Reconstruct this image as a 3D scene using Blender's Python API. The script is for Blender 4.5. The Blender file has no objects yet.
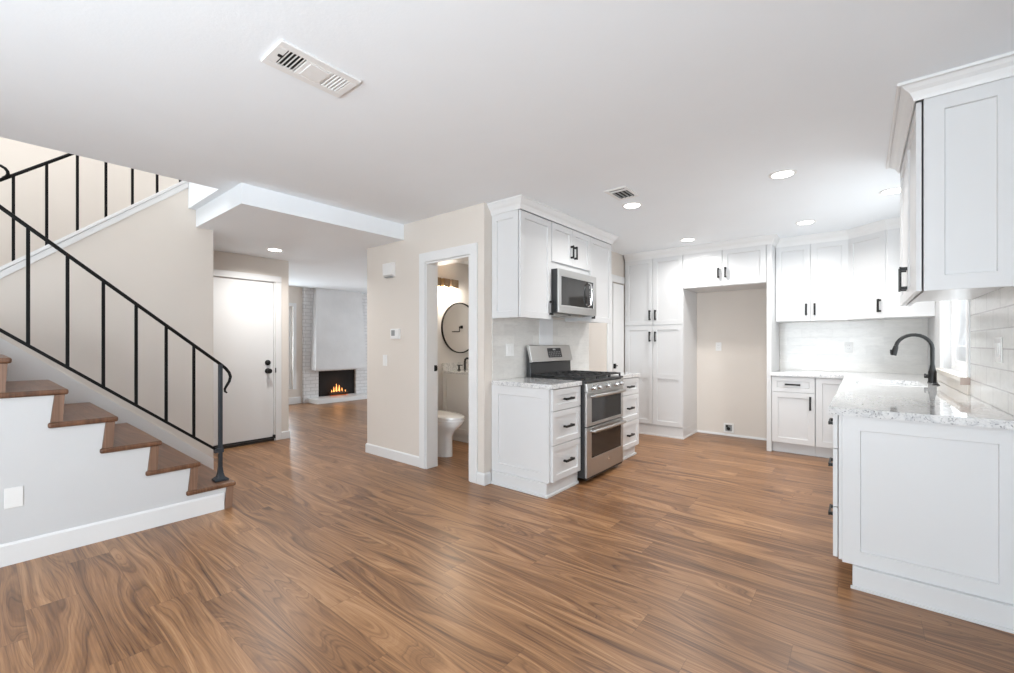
import bpy, bmesh, math, random
from mathutils import Vector
random.seed(7)
sc = bpy.context.scene
COL = sc.collection

# ---------------------------------------------------------------- camera
YAW = math.radians(39.25)
cam_d = bpy.data.cameras.new('camera')
cam_d.sensor_width = 36.0
cam_d.lens = 434.0 / 1014.0 * 36.0
cam_d.shift_y = 6.5 / 1014.0
cam_d.clip_start = 0.02
cam = bpy.data.objects.new('camera', cam_d)
COL.objects.link(cam)
cam.location = (0, 0, 1.249)
cam.rotation_euler = (math.radians(90), 0, YAW)
sc.camera = cam

# ---------------------------------------------------------------- world, exposure, daylight, added lamps
sc.view_settings.view_transform = 'Standard'
sc.view_settings.look = 'None'
sc.view_settings.gamma = 1.0
sc.view_settings.use_curve_mapping = False
sc.view_settings.exposure = 0.13
sc.cycles.use_denoising = True
sc.cycles.max_bounces = 10
sc.cycles.diffuse_bounces = 6
sc.cycles.sample_clamp_indirect = 6.0

world = bpy.data.worlds.new('sky')
sc.world = world
world.use_nodes = True
wb = world.node_tree.nodes['Background']
wb.inputs[0].default_value = (0.93, 0.96, 1.0, 1)
wb.inputs[1].default_value = 1.15


def area_light(name, loc, direction, sx, sy, power, color=(1, 1, 1), shape='RECTANGLE', spread=180):
    d = bpy.data.lights.new(name, 'AREA')
    d.shape = shape
    d.size = sx
    if shape in ('RECTANGLE', 'ELLIPSE'):
        d.size_y = sy
    d.energy = power
    d.color = color
    d.spread = math.radians(spread)
    o = bpy.data.objects.new(name, d)
    COL.objects.link(o)
    o.location = loc
    o.rotation_euler = Vector(direction).to_track_quat('-Z', 'Z').to_euler()
    return o


# daylight at the sink and living windows; the rest are unseen added lamps
DAY = (0.85, 0.935, 1.0)
area_light('added_fill_rear', (-0.85, -2.62, 1.25), (0.05, 1, 0.85), 2.3, 2.1, 200, DAY)  # added fill behind the viewer, aimed upward to lift the ceiling
area_light('added_fill_dining', (0.70, -1.05, 1.45), (-1, 0, 0.9), 1.5, 1.2, 45, DAY)  # unseen side fill added behind the viewer, also tilted at the ceiling
area_light('daylight_sink_window', (0.72, 4.68, 1.57), (-1, 0, 0.30), 1.1, 1.0, 12, DAY)
area_light('daylight_living_window', (-9.3, 3.58, 1.15), (1, 0, 0.2), 0.85, 1.6, 55, DAY)
area_light('added_fill_living', (-6.6, 7.42, 1.2), (0, -1, 0.25), 2.2, 1.9, 62, DAY)  # unseen fill added to brighten the dim fireplace wall
area_light('added_upstairs_lamp', (-4.8, 0.0, 4.85), (0, 0, -1), 1.5, 2.0, 68, (0.92, 0.96, 1.0))  # unseen overhead lamp put in to brighten the stairwell

# ---------------------------------------------------------------- material helpers


def new_mat(name):
    m = bpy.data.materials.new(name)
    m.use_nodes = True
    nt = m.node_tree
    b = nt.nodes['Principled BSDF']
    return m, nt, b


def N(nt, typ, **kw):
    n = nt.nodes.new(typ)
    for k, v in kw.items():
        setattr(n, k, v)
    return n


def L(nt, a, b):
    nt.links.new(a, b)


def mathn(nt, op, a, b=None, c=None):
    n = nt.nodes.new('ShaderNodeMath')
    n.operation = op
    for i, v in enumerate((a, b, c)):
        if v is None:
            continue
        if isinstance(v, (int, float)):
            n.inputs[i].default_value = v
        else:
            nt.links.new(v, n.inputs[i])
    return n.outputs[0]


def ramp(nt, fac, stops):
    n = nt.nodes.new('ShaderNodeValToRGB')
    el = n.color_ramp.elements
    while len(el) > 1:
        el.remove(el[-1])
    el[0].position = stops[0][0]
    el[0].color = (*stops[0][1], 1)
    for p, c in stops[1:]:
        e = el.new(p)
        e.color = (*c, 1)
    nt.links.new(fac, n.inputs[0])
    return n.outputs[0]


def paint(name, col, rough=0.5, bump=0.0, scale=200.0, spec=0.5, var=0.012):
    """plain painted surface: faint mottling, optional orange-peel bump"""
    m, nt, b = new_mat(name)
    geo = N(nt, 'ShaderNodeNewGeometry')
    nz = N(nt, 'ShaderNodeTexNoise')
    nz.inputs['Scale'].default_value = 3.0
    nz.inputs['Detail'].default_value = 3.0
    L(nt, geo.outputs['Position'], nz.inputs['Vector'])
    c0 = tuple(max(0, v - var) for v in col)
    c1 = tuple(min(1, v + var) for v in col)
    L(nt, ramp(nt, nz.outputs['Fac'], [(0.3, c0), (0.7, c1)]), b.inputs['Base Color'])
    b.inputs['Roughness'].default_value = rough
    b.inputs['Specular IOR Level'].default_value = spec
    if bump:
        n2 = N(nt, 'ShaderNodeTexNoise')
        n2.inputs['Scale'].default_value = scale
        n2.inputs['Detail'].default_value = 2.0
        L(nt, geo.outputs['Position'], n2.inputs['Vector'])
        bp = N(nt, 'ShaderNodeBump')
        bp.inputs['Strength'].default_value = bump
        bp.inputs['Distance'].default_value = 0.002
        L(nt, n2.outputs['Fac'], bp.inputs['Height'])
        L(nt, bp.outputs[0], b.inputs['Normal'])
    return m


def metal(name, col, rough=0.3, metallic=1.0, brushed=0.0, axis=2):
    m, nt, b = new_mat(name)
    b.inputs['Metallic'].default_value = metallic
    geo = N(nt, 'ShaderNodeNewGeometry')
    mp = N(nt, 'ShaderNodeMapping')
    s = [400.0, 400.0, 400.0]
    s[axis] = 6.0
    mp.inputs['Scale'].default_value = s
    L(nt, geo.outputs['Position'], mp.inputs['Vector'])
    nz = N(nt, 'ShaderNodeTexNoise')
    nz.inputs['Scale'].default_value = 1.0
    L(nt, mp.outputs[0], nz.inputs['Vector'])
    r = mathn(nt, 'MULTIPLY_ADD', nz.outputs['Fac'], brushed, rough)
    L(nt, r, b.inputs['Roughness'])
    k = brushed * 0.25
    L(nt, ramp(nt, nz.outputs['Fac'], [(0.2, tuple(v * (1 - k) for v in col)), (0.8, tuple(min(1, v * (1 + k)) for v in col))]), b.inputs['Base Color'])
    return m


def plank_mat(name, w, ln, along, cols, rough, grain=1.0, seam=0.35):
    """wood planks: rows across one axis, joints staggered, each plank its own tone and grain"""
    m, nt, b = new_mat(name)
    geo = N(nt, 'ShaderNodeNewGeometry')
    sp = N(nt, 'ShaderNodeSeparateXYZ')
    L(nt, geo.outputs['Position'], sp.inputs[0])
    A = sp.outputs[0] if along == 'x' else sp.outputs[1]
    B = sp.outputs[1] if along == 'x' else sp.outputs[0]
    rowf = mathn(nt, 'DIVIDE', mathn(nt, 'ADD', B, 20.06), w)
    row = mathn(nt, 'FLOOR', rowf)
    wn = N(nt, 'ShaderNodeTexWhiteNoise', noise_dimensions='1D')
    L(nt, row, wn.inputs['W'])
    colf = mathn(nt, 'ADD', mathn(nt, 'DIVIDE', A, ln), mathn(nt, 'MULTIPLY', wn.outputs['Value'], 7.31))
    cidx = mathn(nt, 'FLOOR', colf)
    cv = N(nt, 'ShaderNodeCombineXYZ')
    L(nt, row, cv.inputs[0])
    L(nt, cidx, cv.inputs[1])
    wp = N(nt, 'ShaderNodeTexWhiteNoise', noise_dimensions='3D')
    L(nt, cv.outputs[0], wp.inputs['Vector'])
    rnd = wp.outputs['Value']
    spc = N(nt, 'ShaderNodeSeparateXYZ')
    L(nt, wp.outputs['Color'], spc.inputs[0])
    # grain space, shifted per plank
    gv = N(nt, 'ShaderNodeCombineXYZ')
    L(nt, mathn(nt, 'ADD', A, mathn(nt, 'MULTIPLY', rnd, 37.0)), gv.inputs[0])
    L(nt, mathn(nt, 'ADD', B, mathn(nt, 'MULTIPLY', spc.outputs[1], 19.0)), gv.inputs[1])
    # slow warp makes the long sweeping figure
    mp = N(nt, 'ShaderNodeMapping')
    mp.inputs['Scale'].default_value = (0.55, 4.0, 1.0)
    L(nt, gv.outputs[0], mp.inputs['Vector'])
    n1 = N(nt, 'ShaderNodeTexNoise')
    n1.inputs['Scale'].default_value = 1.25
    n1.inputs['Detail'].default_value = 1.5
    n1.inputs['Roughness'].default_value = 0.45
    L(nt, mp.outputs[0], n1.inputs['Vector'])
    sg = N(nt, 'ShaderNodeSeparateXYZ')
    L(nt, gv.outputs[0], sg.inputs[0])
    # growth rings: uneven spacing by feeding the ring count through noise
    ph = mathn(nt, 'ADD', mathn(nt, 'MULTIPLY', n1.outputs['Fac'], 7.5), mathn(nt, 'MULTIPLY', sg.outputs[1], 18.0))
    pv = N(nt, 'ShaderNodeCombineXYZ')
    L(nt, ph, pv.inputs[0])
    L(nt, mathn(nt, 'MULTIPLY', sg.outputs[0], 0.35), pv.inputs[1])
    nr = N(nt, 'ShaderNodeTexNoise')
    nr.inputs['Scale'].default_value = 1.7
    nr.inputs['Detail'].default_value = 5.0
    nr.inputs['Roughness'].default_value = 0.62
    L(nt, pv.outputs[0], nr.inputs['Vector'])
    # fine fibres along the plank
    mf = N(nt, 'ShaderNodeMapping')
    mf.inputs['Scale'].default_value = (3.5, 130.0, 1.0)
    L(nt, gv.outputs[0], mf.inputs['Vector'])
    n2 = N(nt, 'ShaderNodeTexNoise')
    n2.inputs['Scale'].default_value = 1.0
    n2.inputs['Detail'].default_value = 4.0
    L(nt, mf.outputs[0], n2.inputs['Vector'])
    # sparse dark ring lines
    nl = N(nt, 'ShaderNodeTexNoise')
    nl.inputs['Scale'].default_value = 3.1
    nl.inputs['Detail'].default_value = 1.0
    L(nt, pv.outputs[0], nl.inputs['Vector'])
    line = mathn(nt, 'SUBTRACT', 1.0, mathn(nt, 'MINIMUM', mathn(nt, 'MULTIPLY', mathn(nt, 'ABSOLUTE', mathn(nt, 'SUBTRACT', nl.outputs['Fac'], 0.46)), 22.0), 1.0))
    v = mathn(nt, 'MULTIPLY_ADD', mathn(nt, 'SUBTRACT', nr.outputs['Fac'], 0.5), 1.4 * grain, 0.49)
    v = mathn(nt, 'MULTIPLY_ADD', mathn(nt, 'SUBTRACT', n2.outputs['Fac'], 0.5), 0.45 * grain, v)
    v = mathn(nt, 'MULTIPLY_ADD', mathn(nt, 'SUBTRACT', rnd, 0.5), 0.18, v)
    v = mathn(nt, 'MULTIPLY_ADD', line, -0.16 * grain, v)
    base = ramp(nt, v, [(0.10, cols[0]), (0.36, cols[1]), (0.60, cols[2]), (0.88, cols[3])])
    # seams
    fr = mathn(nt, 'FRACT', rowf)
    fc = mathn(nt, 'FRACT', colf)
    e1 = mathn(nt, 'MULTIPLY', mathn(nt, 'MINIMUM', fr, mathn(nt, 'SUBTRACT', 1.0, fr)), w)
    e2 = mathn(nt, 'MULTIPLY', mathn(nt, 'MINIMUM', fc, mathn(nt, 'SUBTRACT', 1.0, fc)), ln)
    e = mathn(nt, 'MINIMUM', e1, e2)
    s = mathn(nt, 'LESS_THAN', e, 0.0011)
    mx = N(nt, 'ShaderNodeMix', data_type='RGBA')
    L(nt, mathn(nt, 'MULTIPLY', s, seam), mx.inputs[0])
    L(nt, base, mx.inputs[6])
    mx.inputs[7].default_value = (*[c * 0.5 for c in cols[0]], 1)
    L(nt, mx.outputs[2], b.inputs['Base Color'])
    L(nt, mathn(nt, 'MULTIPLY_ADD', n2.outputs['Fac'], 0.12, rough), b.inputs['Roughness'])
    bp = N(nt, 'ShaderNodeBump')
    bp.inputs['Strength'].default_value = 0.06
    bp.inputs['Distance'].default_value = 0.002
    L(nt, n2.outputs['Fac'], bp.inputs['Height'])
    L(nt, bp.outputs[0], b.inputs['Normal'])
    b.inputs['Specular IOR Level'].default_value = 0.5
    return m


def tile_mat(name, axis, w, h, c1, c2, grout, rough=0.18, mortar=0.003, bump=0.3, vein=0.04):
    """running-bond rectangles on a vertical wall; axis = horizontal world axis of the wall"""
    m, nt, b = new_mat(name)
    geo = N(nt, 'ShaderNodeNewGeometry')
    sp = N(nt, 'ShaderNodeSeparateXYZ')
    L(nt, geo.outputs['Position'], sp.inputs[0])
    cv = N(nt, 'ShaderNodeCombineXYZ')
    L(nt, mathn(nt, 'ADD', sp.outputs[0 if axis == 'x' else 1], 30.0), cv.inputs[0])
    L(nt, mathn(nt, 'ADD', sp.outputs[2], -0.914 + 10 * h), cv.inputs[1])
    br = N(nt, 'ShaderNodeTexBrick')
    br.inputs['Scale'].default_value = 1.0
    br.inputs['Brick Width'].default_value = w
    br.inputs['Row Height'].default_value = h
    br.inputs['Mortar Size'].default_value = mortar
    br.inputs['Mortar Smooth'].default_value = 0.2
    br.inputs['Color1'].default_value = (*c1, 1)
    br.inputs['Color2'].default_value = (*c2, 1)
    br.inputs['Mortar'].default_value = (*grout, 1)
    L(nt, cv.outputs[0], br.inputs['Vector'])
    nz = N(nt, 'ShaderNodeTexNoise')
    nz.inputs['Scale'].default_value = 9.0
    nz.inputs['Detail'].default_value = 5.0
    nz.inputs['Distortion'].default_value = 1.2
    mp = N(nt, 'ShaderNodeMapping')
    mp.inputs['Scale'].default_value = (1.0, 1.0, 3.0)
    L(nt, geo.outputs['Position'], mp.inputs['Vector'])
    L(nt, mp.outputs[0], nz.inputs['Vector'])
    mx = N(nt, 'ShaderNodeMix', data_type='RGBA', blend_type='MULTIPLY')
    mx.inputs[0].default_value = 1.0
    L(nt, br.outputs['Color'], mx.inputs[6])
    L(nt, ramp(nt, nz.outputs['Fac'], [(0.3, (1 - vein * 2,) * 3), (0.6, (1, 1, 1))]), mx.inputs[7])
    L(nt, mx.outputs[2], b.inputs['Base Color'])
    b.inputs['Roughness'].default_value = rough
    bp = N(nt, 'ShaderNodeBump')
    bp.inputs['Strength'].default_value = bump
    bp.inputs['Distance'].default_value = 0.003
    L(nt, mathn(nt, 'SUBTRACT', 1.0, br.outputs['Fac']), bp.inputs['Height'])
    L(nt, bp.outputs[0], b.inputs['Normal'])
    return m


def stone_mat(name, rough=0.035):
    m, nt, b = new_mat(name)
    geo = N(nt, 'ShaderNodeNewGeometry')
    n1 = N(nt, 'ShaderNodeTexNoise')
    n1.inputs['Scale'].default_value = 22.0
    n1.inputs['Detail'].default_value = 6.0
    n1.inputs['Distortion'].default_value = 1.6
    L(nt, geo.outputs['Position'], n1.inputs['Vector'])
    n2 = N(nt, 'ShaderNodeTexNoise')
    n2.inputs['Scale'].default_value = 60.0
    n2.inputs['Detail'].default_value = 4.0
    n2.inputs['Distortion'].default_value = 2.0
    L(nt, geo.outputs['Position'], n2.inputs['Vector'])
    base = ramp(nt, n1.outputs['Fac'], [(0.30, (0.50, 0.51, 0.525)), (0.44, (0.66, 0.665, 0.67)), (0.56, (0.74, 0.74, 0.735))])
    spk = ramp(nt, n2.outputs['Fac'], [(0.27, (0.16, 0.165, 0.18)), (0.36, (0.55, 0.555, 0.57)), (0.44, (1, 1, 1))])
    mx = N(nt, 'ShaderNodeMix', data_type='RGBA', blend_type='MULTIPLY')
    mx.inputs[0].default_value = 1.0
    L(nt, base, mx.inputs[6])
    L(nt, spk, mx.inputs[7])
    L(nt, mx.outputs[2], b.inputs['Base Color'])
    b.inputs['Roughness'].default_value = rough
    b.inputs['Coat Weight'].default_value = 0.35
    b.inputs['Coat Roughness'].default_value = 0.02
    return m


def emit(name, col, strength):
    m, nt, b = new_mat(name)
    b.inputs['Base Color'].default_value = (*col, 1)
    b.inputs['Emission Color'].default_value = (*col, 1)
    b.inputs['Emission Strength'].default_value = strength
    return m


def glass(name, tint=(1, 1, 1), rough=0.0):
    """thin window pane"""
    m, nt, b = new_mat(name)
    nt.nodes.remove(b)
    tr = N(nt, 'ShaderNodeBsdfTransparent')
    tr.inputs[0].default_value = (*tint, 1)
    gl = N(nt, 'ShaderNodeBsdfGlossy')
    gl.inputs['Roughness'].default_value = rough
    fr = N(nt, 'ShaderNodeFresnel')
    gb = N(nt, 'ShaderNodeNewGeometry')
    L(nt, mathn(nt, 'MULTIPLY_ADD', gb.outputs['Backfacing'], 1 / 1.45 - 1.45, 1.45), fr.inputs['IOR'])
    ms = N(nt, 'ShaderNodeMixShader')
    L(nt, fr.outputs[0], ms.inputs[0])
    L(nt, tr.outputs[0], ms.inputs[1])
    L(nt, gl.outputs[0], ms.inputs[2])
    L(nt, ms.outputs[0], nt.nodes['Material Output'].inputs['Surface'])
    return m


M = {}
M['cab'] = paint('white_cabinet_paint', (0.685, 0.69, 0.695), 0.32, var=0.004)
M['trim'] = paint('white_trim_paint', (0.76, 0.765, 0.765), 0.38, var=0.004)
M['wall'] = paint('cream_wall_paint', (0.70, 0.65, 0.595), 0.6, bump=0.15, scale=120, var=0.006)
M['white_wall'] = paint('white_wall_paint', (0.60, 0.605, 0.61), 0.6, bump=0.15, scale=120, var=0.006)
M['bath_wall'] = paint('pale_grey_wall_paint', (0.68, 0.67, 0.665), 0.6, bump=0.15, scale=120, var=0.006)
M['ceil'] = paint('white_ceiling_paint', (0.86, 0.90, 0.935), 0.8, bump=0.2, scale=90, spec=0.2, var=0.006)
M['floor'] = plank_mat('walnut_plank_floor', 0.182, 1.22, 'x', [(0.082, 0.036, 0.016), (0.20, 0.094, 0.040), (0.335, 0.170, 0.076), (0.50, 0.285, 0.145)], 0.28)
M['tread'] = plank_mat('walnut_stair_tread', 0.9, 2.5, 'x', [(0.05, 0.022, 0.011), (0.105, 0.047, 0.024), (0.16, 0.075, 0.039), (0.24, 0.125, 0.068)], 0.28, seam=0.0)
M['riser'] = plank_mat('walnut_stair_riser', 0.9, 2.5, 'x', [(0.10, 0.055, 0.036), (0.17, 0.095, 0.062), (0.23, 0.135, 0.09), (0.30, 0.185, 0.13)], 0.35, seam=0.0)
M['stone'] = stone_mat('speckled_white_quartz')
M['marble'] = paint('pale_blue_white_marble', (0.74, 0.75, 0.765), 0.15, var=0.05)
M['tile_y'] = tile_mat('glossy_subway_tile_stove', 'y', 0.305, 0.102, (0.70, 0.685, 0.655), (0.64, 0.625, 0.60), (0.66, 0.65, 0.63))
M['tile_x'] = tile_mat('glossy_subway_tile_back', 'x', 0.305, 0.102, (0.70, 0.685, 0.655), (0.64, 0.625, 0.60), (0.66, 0.65, 0.63))
M['tile_r'] = tile_mat('glossy_subway_tile_window', 'y', 0.305, 0.102, (0.70, 0.69, 0.665), (0.67, 0.655, 0.635), (0.46, 0.45, 0.43), mortar=0.004)
M['brick'] = tile_mat('white_painted_brick', 'y', 0.21, 0.075, (0.72, 0.72, 0.725), (0.68, 0.68, 0.685), (0.56, 0.56, 0.56), rough=0.7, mortar=0.008, bump=0.8)
M['stucco'] = paint('white_stucco', (0.66, 0.66, 0.665), 0.85, bump=1.0, scale=28, var=0.03)
M['steel'] = metal('brushed_stainless_steel', (0.50, 0.49, 0.475), 0.27, brushed=0.12, axis=1)
M['steel_v'] = metal('brushed_stainless_front', (0.54, 0.535, 0.525), 0.30, brushed=0.12, axis=1)
M['chrome'] = metal('polished_metal', (0.75, 0.75, 0.75), 0.12)
M['black'] = paint('matte_black_metal', (0.010, 0.010, 0.010), 0.42, var=0.002, spec=0.3)
M['iron'] = paint('black_wrought_iron', (0.005, 0.0045, 0.0045), 0.5, bump=0.3, scale=150, var=0.001, spec=0.15)
M['post'] = paint('dark_slate_painted_iron', (0.024, 0.030, 0.038), 0.42, bump=0.2, scale=150, var=0.003)
M['cast'] = paint('cast_iron', (0.022, 0.022, 0.023), 0.55, bump=0.3, scale=300, var=0.003)
M['enamel'] = paint('dark_grey_enamel', (0.028, 0.029, 0.031), 0.28, var=0.003)
M['dark_glass'] = paint('dark_oven_glass', (0.014, 0.013, 0.013), 0.08, var=0.004)
M['grey_glass'] = paint('grey_microwave_glass', (0.022, 0.021, 0.020), 0.07, var=0.01)
M['display'] = paint('control_display_plastic', (0.03, 0.03, 0.032), 0.2, var=0.003)
M['button'] = paint('grey_button_print', (0.35, 0.35, 0.35), 0.4, var=0.003)
M['plastic'] = paint('white_plastic', (0.80, 0.80, 0.79), 0.35, var=0.003)
M['plastic_grey'] = paint('grey_plastic', (0.30, 0.31, 0.31), 0.3, var=0.003)
M['porcelain'] = paint('white_porcelain', (0.82, 0.82, 0.82), 0.10, var=0.003)
M['sink'] = paint('white_sink_enamel', (0.80, 0.80, 0.80), 0.15, var=0.003)
M['firebox_black'] = paint('black_firebrick', (0.010, 0.009, 0.009), 0.9, bump=0.5, scale=40, var=0.003)  # near-black surface of the firebox plate
M['log'] = paint('charred_log', (0.06, 0.035, 0.02), 0.9, bump=0.8, scale=60, var=0.02)
M['flame'] = emit('gas_flame', (1.0, 0.40, 0.11), 2.2)
M['ember'] = emit('glowing_ember', (0.5, 0.12, 0.03), 0.6)
M['lamp'] = emit('lit_led_diffuser', (1.0, 0.985, 0.95), 9.0)
M['bulb'] = emit('lit_warm_bulb', (1.0, 0.80, 0.55), 14.0)
M['bronze'] = metal('aged_bronze', (0.20, 0.14, 0.09), 0.4)
M['amber'] = paint('mottled_brown_glass', (0.36, 0.26, 0.17), 0.2, var=0.12)
M['mirror'] = metal('mirror_glass', (0.90, 0.90, 0.90), 0.01)
M['pane'] = glass('clear_window_pane')
M['dark'] = paint('shade_and_lever_black', (0.012, 0.012, 0.012), 0.8, var=0.002)  # duct shade put into colour; also outlet slots and vent lever
M['bronze_sill'] = paint('black_threshold_metal', (0.02, 0.018, 0.016), 0.4, var=0.003)
M['sill'] = paint('beige_marble_sill', (0.70, 0.64, 0.57), 0.2, var=0.03)
M['sill_end'] = paint('brown_marble_edge', (0.36, 0.27, 0.22), 0.3, var=0.06)
M['ground'] = paint('pale_patio_concrete', (0.55, 0.55, 0.53), 0.8, var=0.03)
M['vanity'] = paint('light_grey_vanity_paint', (0.74, 0.74, 0.73), 0.35, var=0.004)

# ---------------------------------------------------------------- geometry helpers
WO = {}          # world origin of a linked object (parts keep the thing's frame)


class Fr:
    """local frame of a face: origin, u along the face, n outward; z stays z"""
    def __init__(s, o, u, n):
        s.o, s.u, s.n = Vector((o[0], o[1], 0)), Vector((u[0], u[1], 0)), Vector((n[0], n[1], 0))

    def p(s, u, v, z):
        return s.o + s.u * u + s.n * v + Vector((0, 0, z))


WORLD = Fr((0, 0), (1, 0), (0, 1))


class MB:
    def __init__(s, fr=WORLD):
        s.bm = bmesh.new()
        s.fr = fr

    def V(s, u, v, z):
        return s.bm.verts.new(s.fr.p(u, v, z))

    def face(s, vs):
        try:
            return s.bm.faces.new(vs)
        except ValueError:
            return None

    def box(s, u0, u1, v0, v1, z0, z1):
        c = [s.V(u, v, z) for z in (z0, z1) for v in (v0, v1) for u in (u0, u1)]
        for f in ((0, 2, 3, 1), (4, 5, 7, 6), (0, 1, 5, 4), (2, 6, 7, 3), (0, 4, 6, 2), (1, 3, 7, 5)):
            s.face([c[i] for i in f])
        return s

    def loft(s, rings, cap=True, closed=True):
        """rings: lists of (u,v,z) of equal length"""
        rs = [[s.V(*p) for p in r] for r in rings]
        n = len(rs[0])
        for a, b in zip(rs, rs[1:]):
            for i in range(n if closed else n - 1):
                j = (i + 1) % n
                s.face([a[i], a[j], b[j], b[i]])
        if cap:
            s.face(rs[0][::-1])
            s.face(rs[-1])
        return s

    def prism(s, poly, lo, hi, axis='z'):
        """extrude a polygon; axis z: poly (u,v); axis u: poly (v,z); axis v: poly (u,z)"""
        def mk(p, t):
            return {'z': (p[0], p[1], t), 'u': (t, p[0], p[1]), 'v': (p[0], t, p[1])}[axis]
        return s.loft([[mk(p, lo) for p in poly], [mk(p, hi) for p in poly]])

    def shaker(s, u0, u1, z0, z1, v0, th=0.02, rail=0.058, rec=0.011):
        """framed panel: flat stiles and rails round a sunk panel, one closed surface"""
        r = min(rail, (u1 - u0) * 0.32, (z1 - z0) * 0.32)
        v1 = v0 + th
        ring = lambda a, v: [s.V(u0 + a, v, z0 + a), s.V(u1 - a, v, z0 + a), s.V(u1 - a, v, z1 - a), s.V(u0 + a, v, z1 - a)]
        rs = [ring(0, v0), ring(0, v1 - 0.0015), ring(0.0015, v1), ring(r, v1), ring(r + 0.003, v1 - rec)]
        for a, b in zip(rs, rs[1:]):
            for i in range(4):
                j = (i + 1) % 4
                s.face([a[i], a[j], b[j], b[i]])
        s.face(rs[0][::-1])
        s.face(rs[-1])
        return s

    def tube(s, pts, r, seg=10, square=False, radii=None):
        P = [s.fr.p(*p) for p in pts]
        n = len(P)
        k = 4 if square else seg
        rings = []
        up = None
        for i, p in enumerate(P):
            t = (P[min(i + 1, n - 1)] - P[max(i - 1, 0)]).normalized()
            if up is None:
                up = Vector((0, 0, 1)) if abs(t.z) < 0.9 else s.fr.n.copy()
            a = t.cross(up)
            if a.length < 1e-6:
                a = t.cross(Vector((1, 0, 0)))
            a.normalize()
            b = a.cross(t).normalized()
            up = b
            rr = radii[i] if radii else r
            off = math.pi / 4 if square else 0
            q = rr * (1.41421 if square else 1)
            rings.append([s.bm.verts.new(p + a * q * math.cos(off + 2 * math.pi * j / k) + b * q * math.sin(off + 2 * math.pi * j / k)) for j in range(k)])
        for A, B in zip(rings, rings[1:]):
            for i in range(k):
                j = (i + 1) % k
                s.face([A[i], A[j], B[j], B[i]])
        s.face(rings[0][::-1])
        s.face(rings[-1])
        return s

    def lathe(s, c, prof, seg=20, axis='z'):
        """prof: (radius, height) along axis from centre c"""
        rings = []
        for r, h in prof:
            ring = []
            for j in range(seg):
                a = 2 * math.pi * j / seg
                ca, sa = r * math.cos(a), r * math.sin(a)
                ring.append({'z': (c[0] + ca, c[1] + sa, c[2] + h), 'v': (c[0] + ca, c[1] + h, c[2] + sa), 'u': (c[0] + h, c[1] + ca, c[2] + sa)}[axis])
            rings.append(ring)
        return s.loft(rings)

    def sweep(s, path, prof, side=1):
        """closed profile (offset, z) run along an open floor-plan path with mitred corners; offset to the right of travel if side = 1"""
        P = [Vector((p[0], p[1])) for p in path]
        n = len(P)
        nor = []
        for i in range(n - 1):
            d = (P[i + 1] - P[i]).normalized()
            nor.append(Vector((d.y, -d.x)) * side)
        rings = []
        for i in range(n):
            if i == 0:
                m = nor[0]
            elif i == n - 1:
                m = nor[-1]
            else:
                m = (nor[i - 1] + nor[i])
                m = m / (1 + nor[i - 1].dot(nor[i]))
            rings.append([(P[i].x + m.x * d, P[i].y + m.y * d, z) for d, z in prof])
        return s.loft(rings)

    def handle(s, u, z, v, length, vertical=True, off=0.034, t=0.0092):
        """bar pull on two posts"""
        h = length / 2
        k = h - 0.012
        if vertical:
            s.box(u - t, u + t, v + off - 0.009, v + off, z - h, z + h)
            for q in (-k, k):
                s.box(u - t * 0.9, u + t * 0.9, v, v + off - 0.008, z + q - t, z + q + t)
        else:
            s.box(u - h, u + h, v + off - 0.009, v + off, z - t, z + t)
            for q in (-k, k):
                s.box(u + q - t, u + q + t, v, v + off - 0.008, z - t * 0.9, z + t * 0.9)
        return s

    def build(s, name, mat, parent=None, origin=None, smooth=False, bevel=0.0, seg=2):
        bm = s.bm
        bmesh.ops.recalc_face_normals(bm, faces=bm.faces[:])
        o0 = WO[parent] if parent is not None else (Vector(origin) if origin is not None else Vector((0, 0, 0)))
        for v in bm.verts:
            v.co -= o0
        me = bpy.data.meshes.new(name)
        bm.to_mesh(me)
        bm.free()
        me.materials.append(M[mat] if isinstance(mat, str) else mat)
        if smooth:
            for p in me.polygons:
                p.use_smooth = True
            try:
                me.set_sharp_from_angle(angle=math.radians(42))
            except Exception:
                pass
        o = bpy.data.objects.new(name, me)
        COL.objects.link(o)
        if parent is not None:
            o.parent = parent
        else:
            o.location = o0
        WO[o] = o0
        if bevel:
            bv = o.modifiers.new('bevel', 'BEVEL')
            bv.width = bevel
            bv.segments = seg
            bv.limit_method = 'ANGLE'
            bv.angle_limit = math.radians(40)
            bv.harden_normals = False
        return o


def tag(o, label=None, cat=None, group=None, kind=None):
    if label:
        o['label'] = label
    if cat:
        o['category'] = cat
    if group:
        o['group'] = group
    if kind:
        o['kind'] = kind
    return o


def thing(name, label, cat, loc, group=None, kind=None):
    o = bpy.data.objects.new(name, None)
    o.empty_display_size = 0.1
    COL.objects.link(o)
    o.location = loc
    WO[o] = Vector(loc)
    return tag(o, label, cat, group, kind)


def struct(name, mb, mat, label, cat, bevel=0.0, parent=None):
    o = mb.build(name, mat, parent, bevel=bevel)
    if parent is None:
        tag(o, label, cat, kind='structure')
    return o


def copy_tree(o, parent=None, loc=None):
    c = o.copy()
    COL.objects.link(c)
    if parent is not None:
        c.parent = parent
    if loc is not None:
        c.location = loc
    for ch in list(o.children):
        copy_tree(ch, c)
    return c


# ================================================================ room shell
CZ = 2.485          # kitchen ceiling
RW = 0.545          # right wall face
BW = 6.41           # kitchen end wall face
SW = -2.57          # stove wall face
BY = 2.83           # powder room wall face (towards the viewer)
EX = -5.83          # entry wall face
TX = -4.79          # stair side wall face
LX = -9.0           # living room fireplace wall face

mb = MB().box(-9.3, 0.72, -2.75, 7.4, -0.12, 0.0)
struct('floor', mb, 'floor', 'walnut plank floor running through all the rooms', 'floor')

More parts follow.
